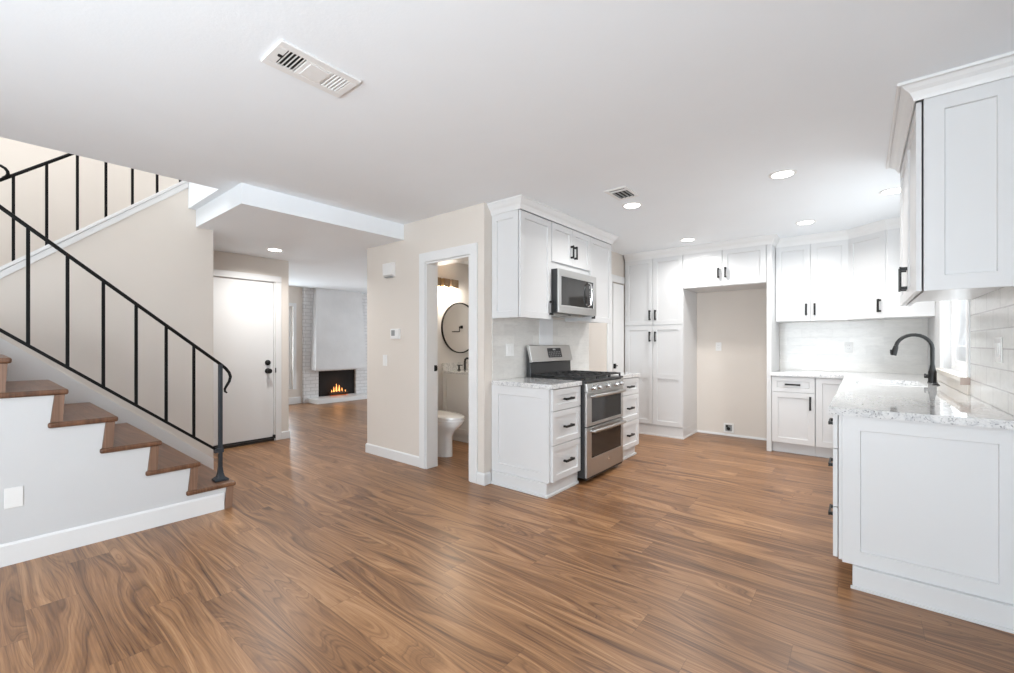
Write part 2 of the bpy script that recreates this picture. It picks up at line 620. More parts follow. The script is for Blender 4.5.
mb = MB().box(-4.0, 0.72, -2.6, 6.6, CZ, 2.75)
mb.box(-5.98, -4.0, 1.236, 2.96, CZ, 2.75)
struct('ceiling', mb, 'ceil', 'white ceiling over the kitchen and dining area', 'ceiling')
mb = MB().box(-5.98, -3.70, 1.295, 2.828, 2.325, CZ - 0.0005)
mb.box(-5.98, -4.376, 2.828, 2.93, 2.325, CZ - 0.0005)
struct('ceiling_entry', mb, 'ceil', 'lowered white ceiling over the front entry', 'ceiling')
mb = MB().box(-9.3, -5.98, 2.62, 7.4, 2.40, 2.46)
mb.box(-5.98, -4.376, 2.931, 7.4, 2.40, 2.46)
struct('ceiling_living', mb, 'ceil', 'white living room ceiling beyond the entry', 'ceiling')
mb = MB().box(-4.376, SW - 0.0, 2.83, 5.27, 2.34, CZ - 0.001)
mb.bm.free()
mb = MB().box(-4.255, -2.672, 2.952, 5.15, 2.34, 2.40)
struct('ceiling_bath', mb, 'ceil', 'white powder room ceiling above the toilet', 'ceiling')
mb = MB().box(-5.98, -3.80, -2.0, 3.6, 5.0, 5.1)
struct('ceiling_upstairs', mb, 'ceil', 'white upstairs ceiling above the stairwell', 'ceiling')

# right wall with the sink window and an added dining window behind the viewer
WY0, WY1, WZ0, WZ1 = 4.08, 5.28, 1.03, 2.12
mb = MB()
mb.box(RW, RW + 0.14, -2.6, -1.8, 0, CZ)
mb.box(RW, RW + 0.14, -1.8, -0.3, 0, 0.85)
mb.box(RW, RW + 0.14, -1.8, -0.3, 2.05, CZ)
mb.box(RW, RW + 0.14, -0.3, WY0, 0, CZ)
mb.box(RW, RW + 0.14, WY0, WY1, 0, WZ0)
mb.box(RW, RW + 0.14, WY0, WY1, WZ1, CZ)
mb.box(RW, RW + 0.14, WY1, BW + 0.14, 0, CZ)
struct('wall_right', mb, 'white_wall', 'white wall behind the sink counter', 'wall')
mb = MB().box(-2.75, RW, BW, BW + 0.14, 0, CZ)
struct('wall_back', mb, 'wall', 'cream wall at the far end of the kitchen', 'wall')
# stove wall (powder room on its other side); a doorway near the pantry
DY0, DY1 = 5.39, 5.775
DW = -2.60          # wall face past the range cabinets
mb = MB()
mb.box(SW - 0.12, SW, BY + 0.09, 4.72, 0, CZ)
mb.box(SW - 0.12, SW, BY, BY + 0.09, 0, CZ)
mb.box(SW - 0.12, DW, 4.72, DY0, 0, CZ)
mb.box(SW - 0.12, DW, DY0, DY1, 2.075, CZ)
mb.box(SW - 0.12, DW, DY1, BW, 0, CZ)
struct('wall_stove', mb, 'wall', 'wall behind the gas range and cabinets', 'wall')
# powder room front wall with doorway
OX0, OX1, OZ = -3.345, -2.735, 2.045
mb = MB()
mb.box(-4.376, OX0, BY, BY + 0.12, 0, CZ)
mb.box(OX0, OX1, BY, BY + 0.12, OZ, CZ)
mb.box(OX1, SW - 0.12, BY, BY + 0.12, 0, CZ)
struct('wall_front_bath', mb, 'wall', 'cream wall with thermostat and powder room doorway', 'wall')
mb = MB().box(-4.376, -4.256, BY + 0.12, 7.4, 0, CZ)
struct('wall_left_bath', mb, 'bath_wall', 'pale powder room wall behind the mirror', 'wall')
mb = MB().box(-4.256, SW - 0.12, 5.15, 5.27, 0, CZ)
struct('wall_back_bath', mb, 'bath_wall', 'pale wall at the back of the powder room', 'wall')

# entry wall with the front door; runs up beside the stairs
mb = MB()
mb.box(EX - 0.15, EX, -2.0, 1.50, 0, 5.0)
mb.box(EX - 0.15, EX, 1.50, 2.43, 2.035, 5.0)
mb.box(EX - 0.15, EX, 2.43, 2.60, 0, 2.75)
mb.box(EX - 0.15, EX, 2.43, 3.5, 2.75, 5.0)
struct('wall_entry', mb, 'wall', 'cream wall holding the white front door', 'wall')
mb = MB().box(EX, -3.80, 3.5, 3.62, 2.75, 5.0)
struct('wall_upstairs', mb, 'wall', 'cream upstairs hall wall seen past the stairwell', 'wall')
mb = MB().box(-4.0, -3.80, -2.0, 3.5, 2.751, 5.0)  # unseen wall added to close in the stairwell light
struct('wall_light_enclosure', mb, 'wall', 'unseen upstairs wall added to enclose the stairwell light', 'wall')
# wall carrying the upper flight: sloping top
sl = 0.862
capz = lambda y: 1.708 + sl * (y - 0.11)
mb = MB()
mb.prism([(-0.24, 0), (1.434, 0), (1.434, 2.3245), (1.2945, 2.3245), (1.2945, CZ - 0.0005), (1.2355, CZ - 0.0005), (1.2355, capz(1.2355) - 0.002), (-0.24, capz(-0.24) - 0.002)], TX - 0.12, TX, 'u')
struct('wall_stair', mb, 'wall', 'cream wall below the upper stair flight', 'wall')
mb = MB().box(EX, -3.72, -2.0, -1.88, 0, 5.0)
struct('wall_stair_end', mb, 'wall', 'cream wall at the stair landing', 'wall')
# behind the viewer: wall with glass doors added for light
mb = MB()
mb.box(-3.72, -2.1, -2.6, -2.46, 0, CZ)
mb.box(-2.1, 0.3, -2.6, -2.46, 2.15, CZ)
mb.box(0.3, RW, -2.6, -2.46, 0, CZ)
mb.box(-3.84, -3.72, -2.6, -1.88, 0, CZ)
struct('wall_dining', mb, 'wall', 'dining wall behind the viewer with added glass doors', 'wall')
# living room
mb = MB()
mb.box(LX - 0.14, LX, 2.6, 3.15, 0, 2.40)
mb.box(LX - 0.14, LX, 3.15, 4.10, 0, 0.30)
mb.box(LX - 0.14, LX, 3.15, 4.10, 2.0, 2.40)
mb.box(LX - 0.14, LX, 4.10, 7.3, 0, 2.40)
struct('wall_living', mb, 'wall', 'living room wall behind the fireplace', 'wall')
mb = MB().box(LX, EX - 0.15, 2.48, 2.60, 0, 2.40)
struct('wall_living_front', mb, 'wall', 'living room wall beside the front door', 'wall')
mb = MB().box(LX, -7.8, 7.18, 7.3, 0, 2.40)
mb.box(-7.8, -5.4, 7.18, 7.3, 2.15, 2.40)
mb.box(-5.4, -4.376, 7.18, 7.3, 0, 2.40)
struct('wall_living_back', mb, 'wall', 'living room wall at the back of the house', 'wall')
mb = MB().box(-14, 8, -9, 12, -0.30, -0.125)
struct('ground', mb, 'ground', 'pale ground outside the house', 'ground')

# ---------------------------------------------------------------- backsplash tile (on walls)
TT = 0.008
mb = MB().box(SW + 0.0005, SW + TT, 2.93, 4.705, 0.9145, 1.50)
struct('wall_backsplash_stove', mb, 'tile_y', 'glossy cream tile backsplash behind the range', 'backsplash')
mb = MB().box(-0.80, RW - 0.0005, BW - TT, BW - 0.0005, 0.9145, 1.52)
struct('wall_backsplash_back', mb, 'tile_x', 'glossy cream tile backsplash on the far kitchen wall', 'backsplash')
mb = MB().box(RW - TT, RW - 0.0005, 2.84, WY0 - 0.07, 0.9145, 1.54)
struct('wall_backsplash_right', mb, 'tile_r', 'glossy cream tile backsplash right of the sink window', 'backsplash')
mb = MB().box(SW + TT + 0.0005, SW + TT + 0.008, 3.66, 3.90, 0.9145, 1.52)
tag(mb.build('accent_panel', 'marble'), 'marble strip standing in the tile between range and microwave', 'panel', kind='structure')

# ---------------------------------------------------------------- baseboards, casings, crowns
BP = lambda h, t=0.014: [(0.0005, 0.0005), (t, 0.0005), (t, h - 0.012), (t * 0.5, h), (0.0005, h)]
n_trim = [0]


def trim(mb, label, mat='trim', cat='trim', bevel=0.002):
    n_trim[0] += 1
    return struct('trim_%d' % n_trim[0], mb, mat, label, cat, bevel=bevel)


mb = MB().sweep([(-4.376, 3.6), (-4.376, BY), (-3.437, BY)], BP(0.105), 1)
mb.sweep([(-2.643, BY), (SW, BY), (SW, 2.895)], BP(0.105, 0.02), 1)
struct('baseboard_bath', mb, 'trim', 'white baseboard along the powder room wall', 'baseboard', bevel=0.0015)
mb = MB().sweep([(EX, 2.505), (EX, 2.60), (EX - 0.14, 2.60)], BP(0.10), 1)
struct('baseboard_entry', mb, 'trim', 'white baseboard beside the front door', 'baseboard')
mb = MB().sweep([(-1.785, BW), (-0.856, BW)], BP(0.028, 0.012), 1)
struct('baseboard_kitchen', mb, 'trim', 'low white baseboard in the refrigerator alcove', 'baseboard')
mb = MB().sweep([(LX, 2.62), (LX, 4.25)], BP(0.14), 1)
struct('baseboard_living', mb, 'trim', 'white baseboard below the living room window', 'baseboard')
# powder room doorway
mb = MB()
for a, b in ((OX0 - 0.09, OX0 - 0.004), (OX1 + 0.004, OX1 + 0.09)):
    mb.box(a, b, BY - 0.02, BY - 0.0005, 0.0005, OZ + 0.004)
mb.box(OX0 - 0.09, OX1 + 0.09, BY - 0.02, BY - 0.0005, OZ + 0.004, OZ + 0.096)
trim(mb, 'white casing around the powder room doorway')
mb = MB()
mb.box(OX0 + 0.0005, OX0 + 0.016, BY - 0.012, BY + 0.135, 0.0005, OZ - 0.016)
mb.box(OX1 - 0.016, OX1 - 0.0005, BY - 0.012, BY + 0.135, 0.0005, OZ - 0.016)
mb.box(OX0 + 0.0005, OX1 - 0.0005, BY - 0.012, BY + 0.135, OZ - 0.016, OZ - 0.0005)
jamb = trim(mb, 'white door jamb inside the powder room doorway')
mb = MB().box(OX0 + 0.0165, OX0 + 0.0195, BY + 0.086, BY + 0.120, 0.965, 1.025)
mb.box(OX0 + 0.0165, OX0 + 0.026, BY + 0.112, BY + 0.122, 0.975, 1.015)
mb.build('strike_plate', 'black', jamb)

CROWN = [(0.0, CZ - 0.096), (0.006, CZ - 0.096), (0.010, CZ - 0.080), (0.020, CZ - 0.058), (0.034, CZ - 0.045), (0.046, CZ - 0.028), (0.052, CZ - 0.016), (0.060, CZ - 0.014), (0.060, CZ - 0.0008), (0.0, CZ - 0.0008)]
UF = -2.243          # upper fronts, stove wall
mb = MB().sweep([(SW + 0.001, 2.925), (UF, 2.925), (UF, 4.665), (SW + 0.001, 4.665)], CROWN, 1)
trim(mb, 'white crown molding above the range cabinets', bevel=0)
mb = MB().sweep([(-2.58, 5.79), (-0.802, 5.79), (-0.802, 6.07), (-0.106, 6.07), (0.20, 5.795), (RW - 0.001, 5.795)], CROWN, 1)
trim(mb, 'white crown molding along the far kitchen cabinets', bevel=0)
CROWN_N = [(d * 1.15, z if z > CZ - 0.02 else z + 0.016) for d, z in CROWN]
mb = MB().sweep([(RW - 0.001, 3.975), (0.20, 3.975), (0.20, 2.845), (RW - 0.001, 2.845)], CROWN_N, 1)
trim(mb, 'white crown molding above the cabinet by the sink window', bevel=0)

# ---------------------------------------------------------------- front door
d1 = thing('door_1', 'white front door with black deadbolt and knob', 'door', (EX, 1.96, 0), kind='structure')
mb = MB().box(EX - 0.055, EX - 0.012, 1.515, 2.415, 0.035, 2.022)
mb.build('door_slab', 'trim', d1, bevel=0.002)
mb = MB()
mb.box(EX + 0.0005, EX + 0.018, 2.432, 2.503, 0.0005, 2.03)
mb.box(EX + 0.0005, EX + 0.018, 1.436, 1.499, 0.0005, 2.03)
mb.box(EX + 0.0005, EX + 0.018, 1.436, 2.503, 2.03, 2.105)
mb.build('door_casing', 'trim', d1, bevel=0.003)
mb = MB()
mb.box(EX - 0.14, EX - 0.0005, 2.417, 2.4295, 0.0005, 2.033)
mb.box(EX - 0.14, EX - 0.0005, 1.5005, 1.513, 0.0005, 2.033)
mb.box(EX - 0.14, EX - 0.0005, 1.513, 2.417, 2.023, 2.034)
mb.build('door_jamb', 'trim', d1)
mb = MB().box(EX - 0.14, EX + 0.012, 1.514, 2.416, 0.0005, 0.03)
mb.build('threshold', 'bronze_sill', d1)
mb = MB().box(EX - 0.011, EX - 0.006, 1.52, 2.412, 0.036, 0.052)
mb.box(EX - 0.011, EX + 0.02, 2.405, 2.43, 0.031, 0.075)
mb.build('door_sweep', 'bronze_sill', d1)
fe = Fr((EX - 0.0115, 2.345), (0, 1), (1, 0))
mb = MB(fe).lathe((0, 0, 1.0), [(0.034, 0), (0.034, 0.010), (0.028, 0.018), (0.014, 0.022), (0.012, 0.03)], 20, 'v')
mb.build('deadbolt', 'black', d1, smooth=True)
mb = MB(fe).lathe((0, 0, 0.895), [(0.034, 0), (0.034, 0.008), (0.014, 0.012), (0.013, 0.035), (0.024, 0.042), (0.031, 0.054), (0.029, 0.068), (0.016, 0.076)], 20, 'v')
mb.build('door_knob', 'black', d1, smooth=True)
mb = MB().box(EX + 0.0005, EX + 0.022, 2.4305, 2.436, 0.87, 0.93)
mb.build('strike_plate', 'black', d1)

# door in the stove wall by the pantry
d2 = thing('door_2', 'narrow white door between range cabinets and pantry', 'door', (DW, 5.58, 0), kind='structure')
mb = MB().box(DW - 0.025, DW + 0.010, DY0 + 0.045, DY1 - 0.004, 0.012, 2.058)
mb.build('door_slab', 'trim', d2, bevel=0.002)
mb = MB().box(DW + 0.0005, DW + 0.018, DY0 - 0.135, DY0 + 0.004, 0.0005, 2.075)
mb.box(DW + 0.0005, DW + 0.018, DY0 - 0.135, 5.775, 2.075, 2.17)
mb.build('door_casing', 'trim', d2, bevel=0.003)
fd = Fr((DW + 0.0105, DY0 + 0.066), (0, 1), (1, 0))
mb = MB(fd).box(-0.020, 0.020, 0.0005, 0.022, 0.905, 0.970)
mb.box(-0.010, 0.05, 0.022, 0.030, 0.934, 0.947)
mb.build('door_latch', 'black', d2)

# ---------------------------------------------------------------- windows
def window(n, label, fr, u0, u1, z0, z1, mull, depth=0.14, casing=0.065, sill=True):
    """fr: origin on the inner wall face, n pointing into the room"""
    t = thing('window_%d' % n, label, 'window', fr.p((u0 + u1) / 2, 0, z0), kind='structure')
    mb = MB(fr)
    a = 0.035
    v0, v1 = -depth * 0.75, -depth * 0.35
    g = 0.0008
    mb.box(u0 + g, u0 + a, v0, v1, z0 + g, z1 - g)
    mb.box(u1 - a, u1 - g, v0, v1, z0 + g, z1 - g)
    mb.box(u0 + a, u1 - a, v0, v1, z0 + g, z0 + a)
    mb.box(u0 + a, u1 - a, v0, v1, z1 - a, z1 - g)
    mb.build('window_frame', 'trim', t, bevel=0.002)
    edges = [u0 + a] + [u0 + (u1 - u0) * k for k in mull] + [u1 - a]
    for i, (p, q) in enumerate(zip(edges, edges[1:])):
        s = 0.04
        w0 = v0 + 0.006 + (0.016 if i % 2 else 0)
        w1 = w0 + 0.022
        mb = MB(fr)
        e = 0.0 if i == 0 else -0.02
        mb.box(p + e, p + e + s, w0, w1, z0 + a, z1 - a)
        mb.box(q - s, q, w0, w1, z0 + a, z1 - a)
        mb.box(p + e + s, q - s, w0, w1, z0 + a, z0 + a + s)
        mb.box(p + e + s, q - s, w0, w1, z1 - a - s, z1 - a)
        sh = mb.build('sash', 'trim', t, bevel=0.002)
        mb = MB(fr).box(p + e + s, q - s, w0 + 0.009, w0 + 0.013, z0 + a + s, z1 - a - s)
        mb.build('pane', 'pane', sh)
    if casing:
        mb = MB(fr)
        c = casing
        mb.box(u0 - c, u0, 0.0005, 0.016, z0, z1)
        mb.box(u1, u1 + c, 0.0005, 0.016, z0, z1)
        mb.box(u0 - c, u1 + c, 0.0005, 0.016, z1, z1 + c)
        mb.build('window_casing', 'trim', t, bevel=0.002)
    return t


w1 = window(1, 'white sliding window above the kitchen sink', Fr((RW, 0), (0, 1), (-1, 0)), WY0, WY1, WZ0, WZ1, [0.5])
mb = MB().box(RW - 0.045, RW + 0.06, WY0 + 0.001, WY1 + 0.05, WZ0 - 0.03, WZ0 - 0.001)
mb.bm.free()
mb = MB().box(RW - 0.050, RW - 0.0005, WY0 - 0.065, WY1 + 0.065, WZ0 - 0.034, WZ0 - 0.0005)
mb.build('window_sill', 'sill', w1, bevel=0.003)
mb = MB().box(RW - 0.020, RW - 0.0005, WY0 - 0.065, 5.79, 0.915, WZ0 - 0.035)
mb.build('apron', 'sill', w1, bevel=0.002)
mb = MB().box(RW - 0.053, RW - 0.0085, WY0 - 0.069, WY0 - 0.0655, WZ0 - 0.050, WZ0 - 0.002)
mb.build('sill_end', 'sill_end', w1)
window(2, 'tall white living room window left of the fireplace', Fr((LX, 0), (0, 1), (1, 0)), 3.15, 4.10, 0.30, 2.0, [0.5])
window(5, 'unseen living room glass doors added for the fill lamp', Fr((0, 7.18), (1, 0), (0, -1)), -7.8, -5.4, 0.0, 2.15, [0.5], depth=0.12)  # opening added to go with the living room fill lamp
window(3, 'unseen dining window added behind the viewer for light', Fr((RW, 0), (0, 1), (-1, 0)), -1.8, -0.3, 0.85, 2.05, [0.5])  # dining opening invented as the way in for the side fill
window(4, 'unseen sliding glass doors added behind the viewer for light', Fr((0, -2.46), (1, 0), (0, 1)), -2.1, 0.3, 0.0, 2.15, [0.5])  # doors put in where the rear fill lamp shines through

# ================================================================ stairs
R_ = 0.1945
T_ = 0.2258
SX = -3.72
ny = lambda n: 1.258 - T_ * (n - 1)       # nosing of tread n
st = thing('staircase', 'lower stair flight with walnut treads and white side wall', 'staircase', (SX, 1.2, 0))
NT = 7
poly = [(-1.87, 0.0005), (ny(1) - 0.077, 0.0005)]
for n in range(1, NT + 1):
    poly.append((ny(n) - 0.060, R_ * n - 0.034))
    poly.append((ny(n + 1) - 0.077, R_ * n - 0.034))
    if n < NT:
        poly.append((ny(n + 1) - 0.077, R_ * n - 0.0005))
poly[-1] = (-1.87, R_ * NT - 0.034)
mb = MB().prism(poly, TX + 0.001, SX, 'u')
mb.build('side_wall', 'white_wall', st)
for n in range(1, NT + 1):
    y0 = ny(n + 1) - 0.088 if n < NT else -1.86
    mb = MB().box(TX + 0.022, SX + 0.022, y0 + 0.001, ny(n), R_ * n - 0.033, R_ * n)
    mb.build('tread', 'tread', st, bevel=0.011, seg=3)
for n in range(1, NT + 1):
    mb = MB().prism([(ny(n) - 0.076, R_ * (n - 1) + 0.0008), (ny(n) - 0.025, R_ * (n - 1) + 0.0008), (ny(n) - 0.016, R_ * n - 0.0335), (ny(n) - 0.059, R_ * n - 0.0335)], TX + 0.022, SX + 0.014, 'u')
    mb.build('riser', 'riser', st)
# skirt on the far side, against the cream wall
s0 = R_ / T_
sk = lambda y, o: (R_ * 1 + (ny(1) - y) * s0) + o
mb = MB().prism([(1.43, 0.001), (1.43, sk(1.43, 0.105)), (1.25, sk(1.25, 0.105)), (-0.55, sk(-0.55, 0.105)), (-0.55, 1.3)], TX + 0.0005, TX + 0.021, 'u')
mb.build('skirt_board', 'trim', st)
mb = MB().sweep([(SX, -1.85), (SX, ny(1) - 0.077)], BP(0.125), 1)
mb.build('baseboard', 'trim', st)

# upper flight (mostly hidden by the cream wall)
s2 = thing('staircase', 'upper stair flight rising behind the cream wall', 'staircase', (-5.3, 0.1, R_ * NT))
z0 = R_ * NT
mb = MB()
poly = [(-0.243, z0 - 0.03), (-0.243, z0 - 0.001), (0.06, z0 - 0.001)]
y = 0.06
z = z0
k = 0
while z < 2.70:
    z = min(z + R_, 2.745)
    poly.append((y, z))
    y += T_
    poly.append((min(y, 1.2345), z))
    k += 1
    if y > 1.2345:
        break
poly.append((1.2345, 2.2))
mb = MB().prism(poly, EX + 0.001, TX - 0.1215, 'u')
mb.build('steps', 'tread', s2)
mb = MB().box(EX + 0.001, TX - 0.001, -1.87, -0.245, z0 - 0.16, z0)
mb.build('landing', 'tread', s2)

# sloping cap on the cream wall: board plus moulding
ct = 0.085
mb = MB()
ya, yb = -0.27, 1.2345
mb.prism([(ya, capz(ya) + ct - 0.03), (yb, capz(yb) + ct - 0.03), (yb, capz(yb) + ct), (ya, capz(ya) + ct)], TX - 0.14, TX + 0.022, 'u')
mb.prism([(ya, capz(ya)), (yb, capz(yb)), (yb, capz(yb) + ct - 0.032), (ya, capz(ya) + ct - 0.032)], TX + 0.0005, TX + 0.014, 'u')
trim(mb, 'white sloping cap board under the upper stair railing', bevel=0.002)


def railing(label, x, y0, y1, ztop, zbot, step, ys, newel, slope, dirn, t=0.0075, post_z=None):
    pass


# lower railing
RX = -3.817
rl = thing('stair_railing', 'black iron railing along the open side of the lower stairs', 'railing', (RX, 1.19, R_), group='black iron stair railings')
rz = lambda y: 1.097 - 0.8545 * (y - 1.177)
bz = lambda y: 0.431 - 0.8285 * (y - 1.165)
pts = [(RX, -0.6, rz(-0.6)), (RX, 1.165, rz(1.165))]
c0 = (1.165, rz(1.165))
curve = [(1.195, rz(1.195)), (1.225, 1.052), (1.249, 1.018), (1.258, 0.985), (1.250, 0.950), (1.232, 0.918), (1.219, 0.893), (1.221, 0.873), (1.235, 0.862)]
mb = MB()
pp = pts + [(RX, a, b) for a, b in curve]
mb.tube(pp, 0.011, 8, radii=[0.0115] * len(pts) + [0.0115, 0.0115, 0.011, 0.011, 0.0105, 0.010, 0.009, 0.008, 0.005])
mb.build('handrail', 'iron', rl, smooth=True)
mb = MB().tube([(RX, -0.6, bz(-0.6)), (RX, 1.17, bz(1.17))], 0.009, square=True)
mb.build('bottom_rail', 'iron', rl)
for i in range(9):
    yy = 1.018 - 0.1645 * i
    if i == 0:
        yy = 1.018
    mb = MB().box(RX - 0.0082, RX + 0.0082, yy - 0.0082, yy + 0.0082, bz(yy) + 0.006, rz(yy) - 0.006)
    mb.build('baluster', 'iron', rl)
mb = MB().box(RX - 0.013, RX + 0.013, 1.189 - 0.013, 1.189 + 0.013, R_ + 0.035, rz(1.189) - 0.002)
mb.build('newel_post', 'post', rl, bevel=0.002)
mb = MB()
sq = lambda h, z: [(RX - h, 1.189 - h, z), (RX + h, 1.189 - h, z), (RX + h, 1.189 + h, z), (RX - h, 1.189 + h, z)]
mb.loft([sq(0.045, R_ + 0.0005), sq(0.045, R_ + 0.014), sq(0.040, R_ + 0.018), sq(0.025, R_ + 0.030), sq(0.018, R_ + 0.055), sq(0.0135, R_ + 0.10), sq(0.0135, R_ + 0.102)])
np_ = mb.build('post_base', 'post', rl, bevel=0.002)
mb = MB().box(RX - 0.018, RX + 0.018, 1.150, 1.208, bz(1.17) - 0.016, bz(1.17) + 0.016)
mb.build('rail_bracket', 'post', rl)

# upper railing
UX = -4.86
ru = thing('stair_railing', 'black iron railing on the sloping white cap of the upper stairs', 'railing', (UX, 0.6, capz(0.6) + ct), group='black iron stair railings')
uz = lambda y: 2.455 + 0.855 * (y - 0.134)
mb = MB().tube([(UX, -0.25, uz(-0.25)), (UX, 1.225, uz(1.225))], 0.0115, 8)
mb.build('handrail', 'iron', ru, smooth=True)
yy = 0.176 - 0.3384
while yy < 1.22:
    mb = MB().box(UX - 0.0085, UX + 0.0085, yy - 0.0085, yy + 0.0085, capz(yy) + ct + 0.0005, uz(yy) - 0.004)
    mb.build('baluster', 'iron', ru)
    yy += 0.1692
mb = MB().tube([(UX + 0.012, -0.10, 2.37), (UX + 0.012, 0.02, 2.50), (UX + 0.012, 0.06, 2.530), (UX + 0.012, 0.09, 2.541), (UX + 0.012, 0.115, 2.538), (UX + 0.012, 0.135, 2.526), (UX + 0.012, 0.147, 2.508), (UX + 0.012, 0.150, 2.488), (UX + 0.012, 0.143, 2.470), (UX + 0.012, 0.126, 2.452)], 0.010, 8)
mb.build('scroll_end', 'iron', ru, smooth=True)
mb = MB().box(UX - 0.014, UX + 0.014, -0.264, -0.236, capz(-0.236) + ct + 0.0005, 2.30)
mb.build('newel_post', 'post', ru)

# ================================================================ kitchen cabinets
TOE, CT0, CT1 = 0.114, 0.876, 0.914
HL = 0.135


def drawer(t, fr, u0, u1, z0, z1, v, hl=HL, label=None):
    mb = MB(fr).shaker(u0, u1, z0, z1, v, rail=0.048)
    d = mb.build('drawer', 'cab', t)
    MB(fr).handle((u0 + u1) / 2, (z0 + z1) / 2, v + 0.020, hl, False).build('handle', 'black', d)
    return d


def door(t, fr, u0, u1, z0, z1, v, hu=None, hz=None, hl=HL, rail=0.058):
    mb = MB(fr).shaker(u0, u1, z0, z1, v, rail=rail)
    d = mb.build('door', 'cab', t)
    if hu is not None:
        MB(fr).handle(hu, hz, v + 0.020, hl, True).build('handle', 'black', d)
    return d


def carcass(t, fr, u0, u1, v0, v1, z0, z1, mat='cab'):
    return MB(fr).box(u0, u1, v0, v1, z0, z1).build('carcass', mat, t, bevel=0.001)


FS = Fr((SW, 0), (0, 1), (1, 0))          # stove wall: u = y, v = x - SW
BD = 0.620                                 # carcass front (v), base units
G = 0.0015

# base left of range
bl = thing('base_cabinet', 'white three drawer base cabinet left of the gas range', 'cabinet', FS.p(3.15, 0.3, 0), group='three drawer cabinets beside the range')
carcass(bl, FS, 2.945, 3.398, 0.002, BD, TOE, CT0 - G)
FE = Fr((0, 2.945), (1, 0), (0, -1))       # end panel facing the viewer
MB(FE).shaker(SW + 0.003, -1.953, TOE, CT0 - G, 0.0003, th=0.022, rail=0.075).build('end_panel', 'cab', bl)
for a, b in ((0.695, 0.868), (0.415, 0.689), (0.120, 0.409)):
    drawer(bl, FS, 2.949, 3.394, a, b, BD + 0.0005)
mb = MB().sweep([(SW + 0.016, 2.915), (-1.972, 2.915), (-1.972, 3.398)], [(-0.05, 0.0005), (0.022, 0.0005), (0.022, 0.016), (0.008, 0.022), (0.008, TOE - 0.0005), (-0.05, TOE - 0.0005)], 1)
mb.build('toe_kick', 'cab', bl)

ctl = MB().box(SW + 0.0085, -1.918, 2.915, 3.401, CT0, CT1).build('countertop', 'stone', None, (-2.2, 3.14, CT0), bevel=0.003)
tag(ctl, 'speckled stone countertop on the drawers left of the range', 'countertop', 'stone countertops')

# base right of range
brc = thing('base_cabinet', 'white three drawer base cabinet right of the gas range', 'cabinet', FS.p(4.42, 0.3, 0), group='three drawer cabinets beside the range')
carcass(brc, FS, 4.172, 4.70, 0.002, BD, TOE, CT0 - G)
for a, b in ((0.695, 0.868), (0.415, 0.689), (0.120, 0.409)):
    drawer(brc, FS, 4.176, 4.696, a, b, BD + 0.0005)
mb = MB().sweep([(-1.985, 4.172), (-1.985, 4.685), (SW + 0.002, 4.685)], [(-0.05, 0.0005), (0.022, 0.0005), (0.022, 0.016), (0.008, 0.022), (0.008, TOE - 0.0005), (-0.05, TOE - 0.0005)], 1)
mb.build('toe_kick', 'cab', brc)
ctr = MB().box(SW + 0.0085, -1.918, 4.169, 4.715, CT0, CT1).build('countertop', 'stone', None, (-2.2, 4.42, CT0), bevel=0.003)
tag(ctr, 'small speckled stone countertop right of the range', 'countertop', 'stone countertops')

# uppers on the stove wall
UB = 0.305
UZ0, UZ1 = 1.470, 2.395
ul = thing('wall_cabinet', 'white wall cabinet left of the microwave with paneled end', 'cabinet', FS.p(3.17, 0.15, UZ0), group='wall cabinets over the range')
carcass(ul, FS, 2.945, 3.404, 0.002, UB, UZ0 + 0.018, UZ1)
MB(FE).shaker(SW + 0.003, SW + UB - 0.006, UZ0, UZ1 - 0.005, 0.0003, th=0.018, rail=0.058).build('end_panel', 'cab', ul)
door(ul, FS, 2.930, 3.402, UZ0, UZ1 - 0.012, UB + 0.001, 3.377, 1.575)
um = thing('wall_cabinet', 'short white two door wall cabinet above the microwave', 'cabinet', FS.p(3.78, 0.15, 1.95), group='wall cabinets over the range')
carcass(um, FS, 3.406, 4.158, 0.002, UB + 0.004, 1.948, UZ1)
door(um, FS, 3.412, 3.780, 2.016, UZ1 - 0.012, UB + 0.005, 3.748, 2.15, 0.13)
door(um, FS, 3.784, 4.152, 2.016, UZ1 - 0.012, UB + 0.005, 3.816, 2.15, 0.13)
ur = thing('wall_cabinet', 'white wall cabinet right of the microwave', 'cabinet', FS.p(4.41, 0.15, UZ0), group='wall cabinets over the range')
carcass(ur, FS, 4.160, 4.660, 0.002, UB, UZ0 + 0.018, UZ1)
door(ur, FS, 4.163, 4.660, UZ0 + 0.005, UZ1 - 0.012, UB + 0.001, 4.19, 1.575)

# ---------------------------------------------------------------- microwave
mw = thing('microwave', 'stainless over-the-range microwave with dark glass door', 'microwave', FS.p(3.78, 0.2, 1.53))
MB(FS).box(3.412, 4.152, 0.010, 0.383, 1.535, 1.943).build('body', 'enamel', mw, bevel=0.004)
mb = MB(FS)
for a in (3.47, 3.80):
    mb.box(a, a + 0.28, 0.06, 0.30, 1.520, 1.534)
mb.build('grease_filter', 'steel', mw)
mb = MB(FS)
a0, a1, b0, b1 = 3.412, 4.152, 1.533, 1.943
mb.box(a0, a1, 0.3835, 0.398, 1.876, b1)
mb.box(a0, a1, 0.3835, 0.398, b0, 1.606)
mb.box(a0, a0 + 0.052, 0.3835, 0.398, 1.606, 1.876)
mb.box(a1 - 0.062, a1, 0.3835, 0.398, 1.606, 1.876)
fd_ = mb.build('door_frame', 'steel_v', mw, bevel=0.003)
MB(FS).box(a0 + 0.052, a1 - 0.20, 0.3835, 0.395, 1.606, 1.876).build('door_glass', 'grey_glass', mw)
cp = MB(FS).box(a1 - 0.199, a1 - 0.062, 0.3835, 0.396, 1.606, 1.876).build('control_panel', 'display', mw)
mb = MB(FS)
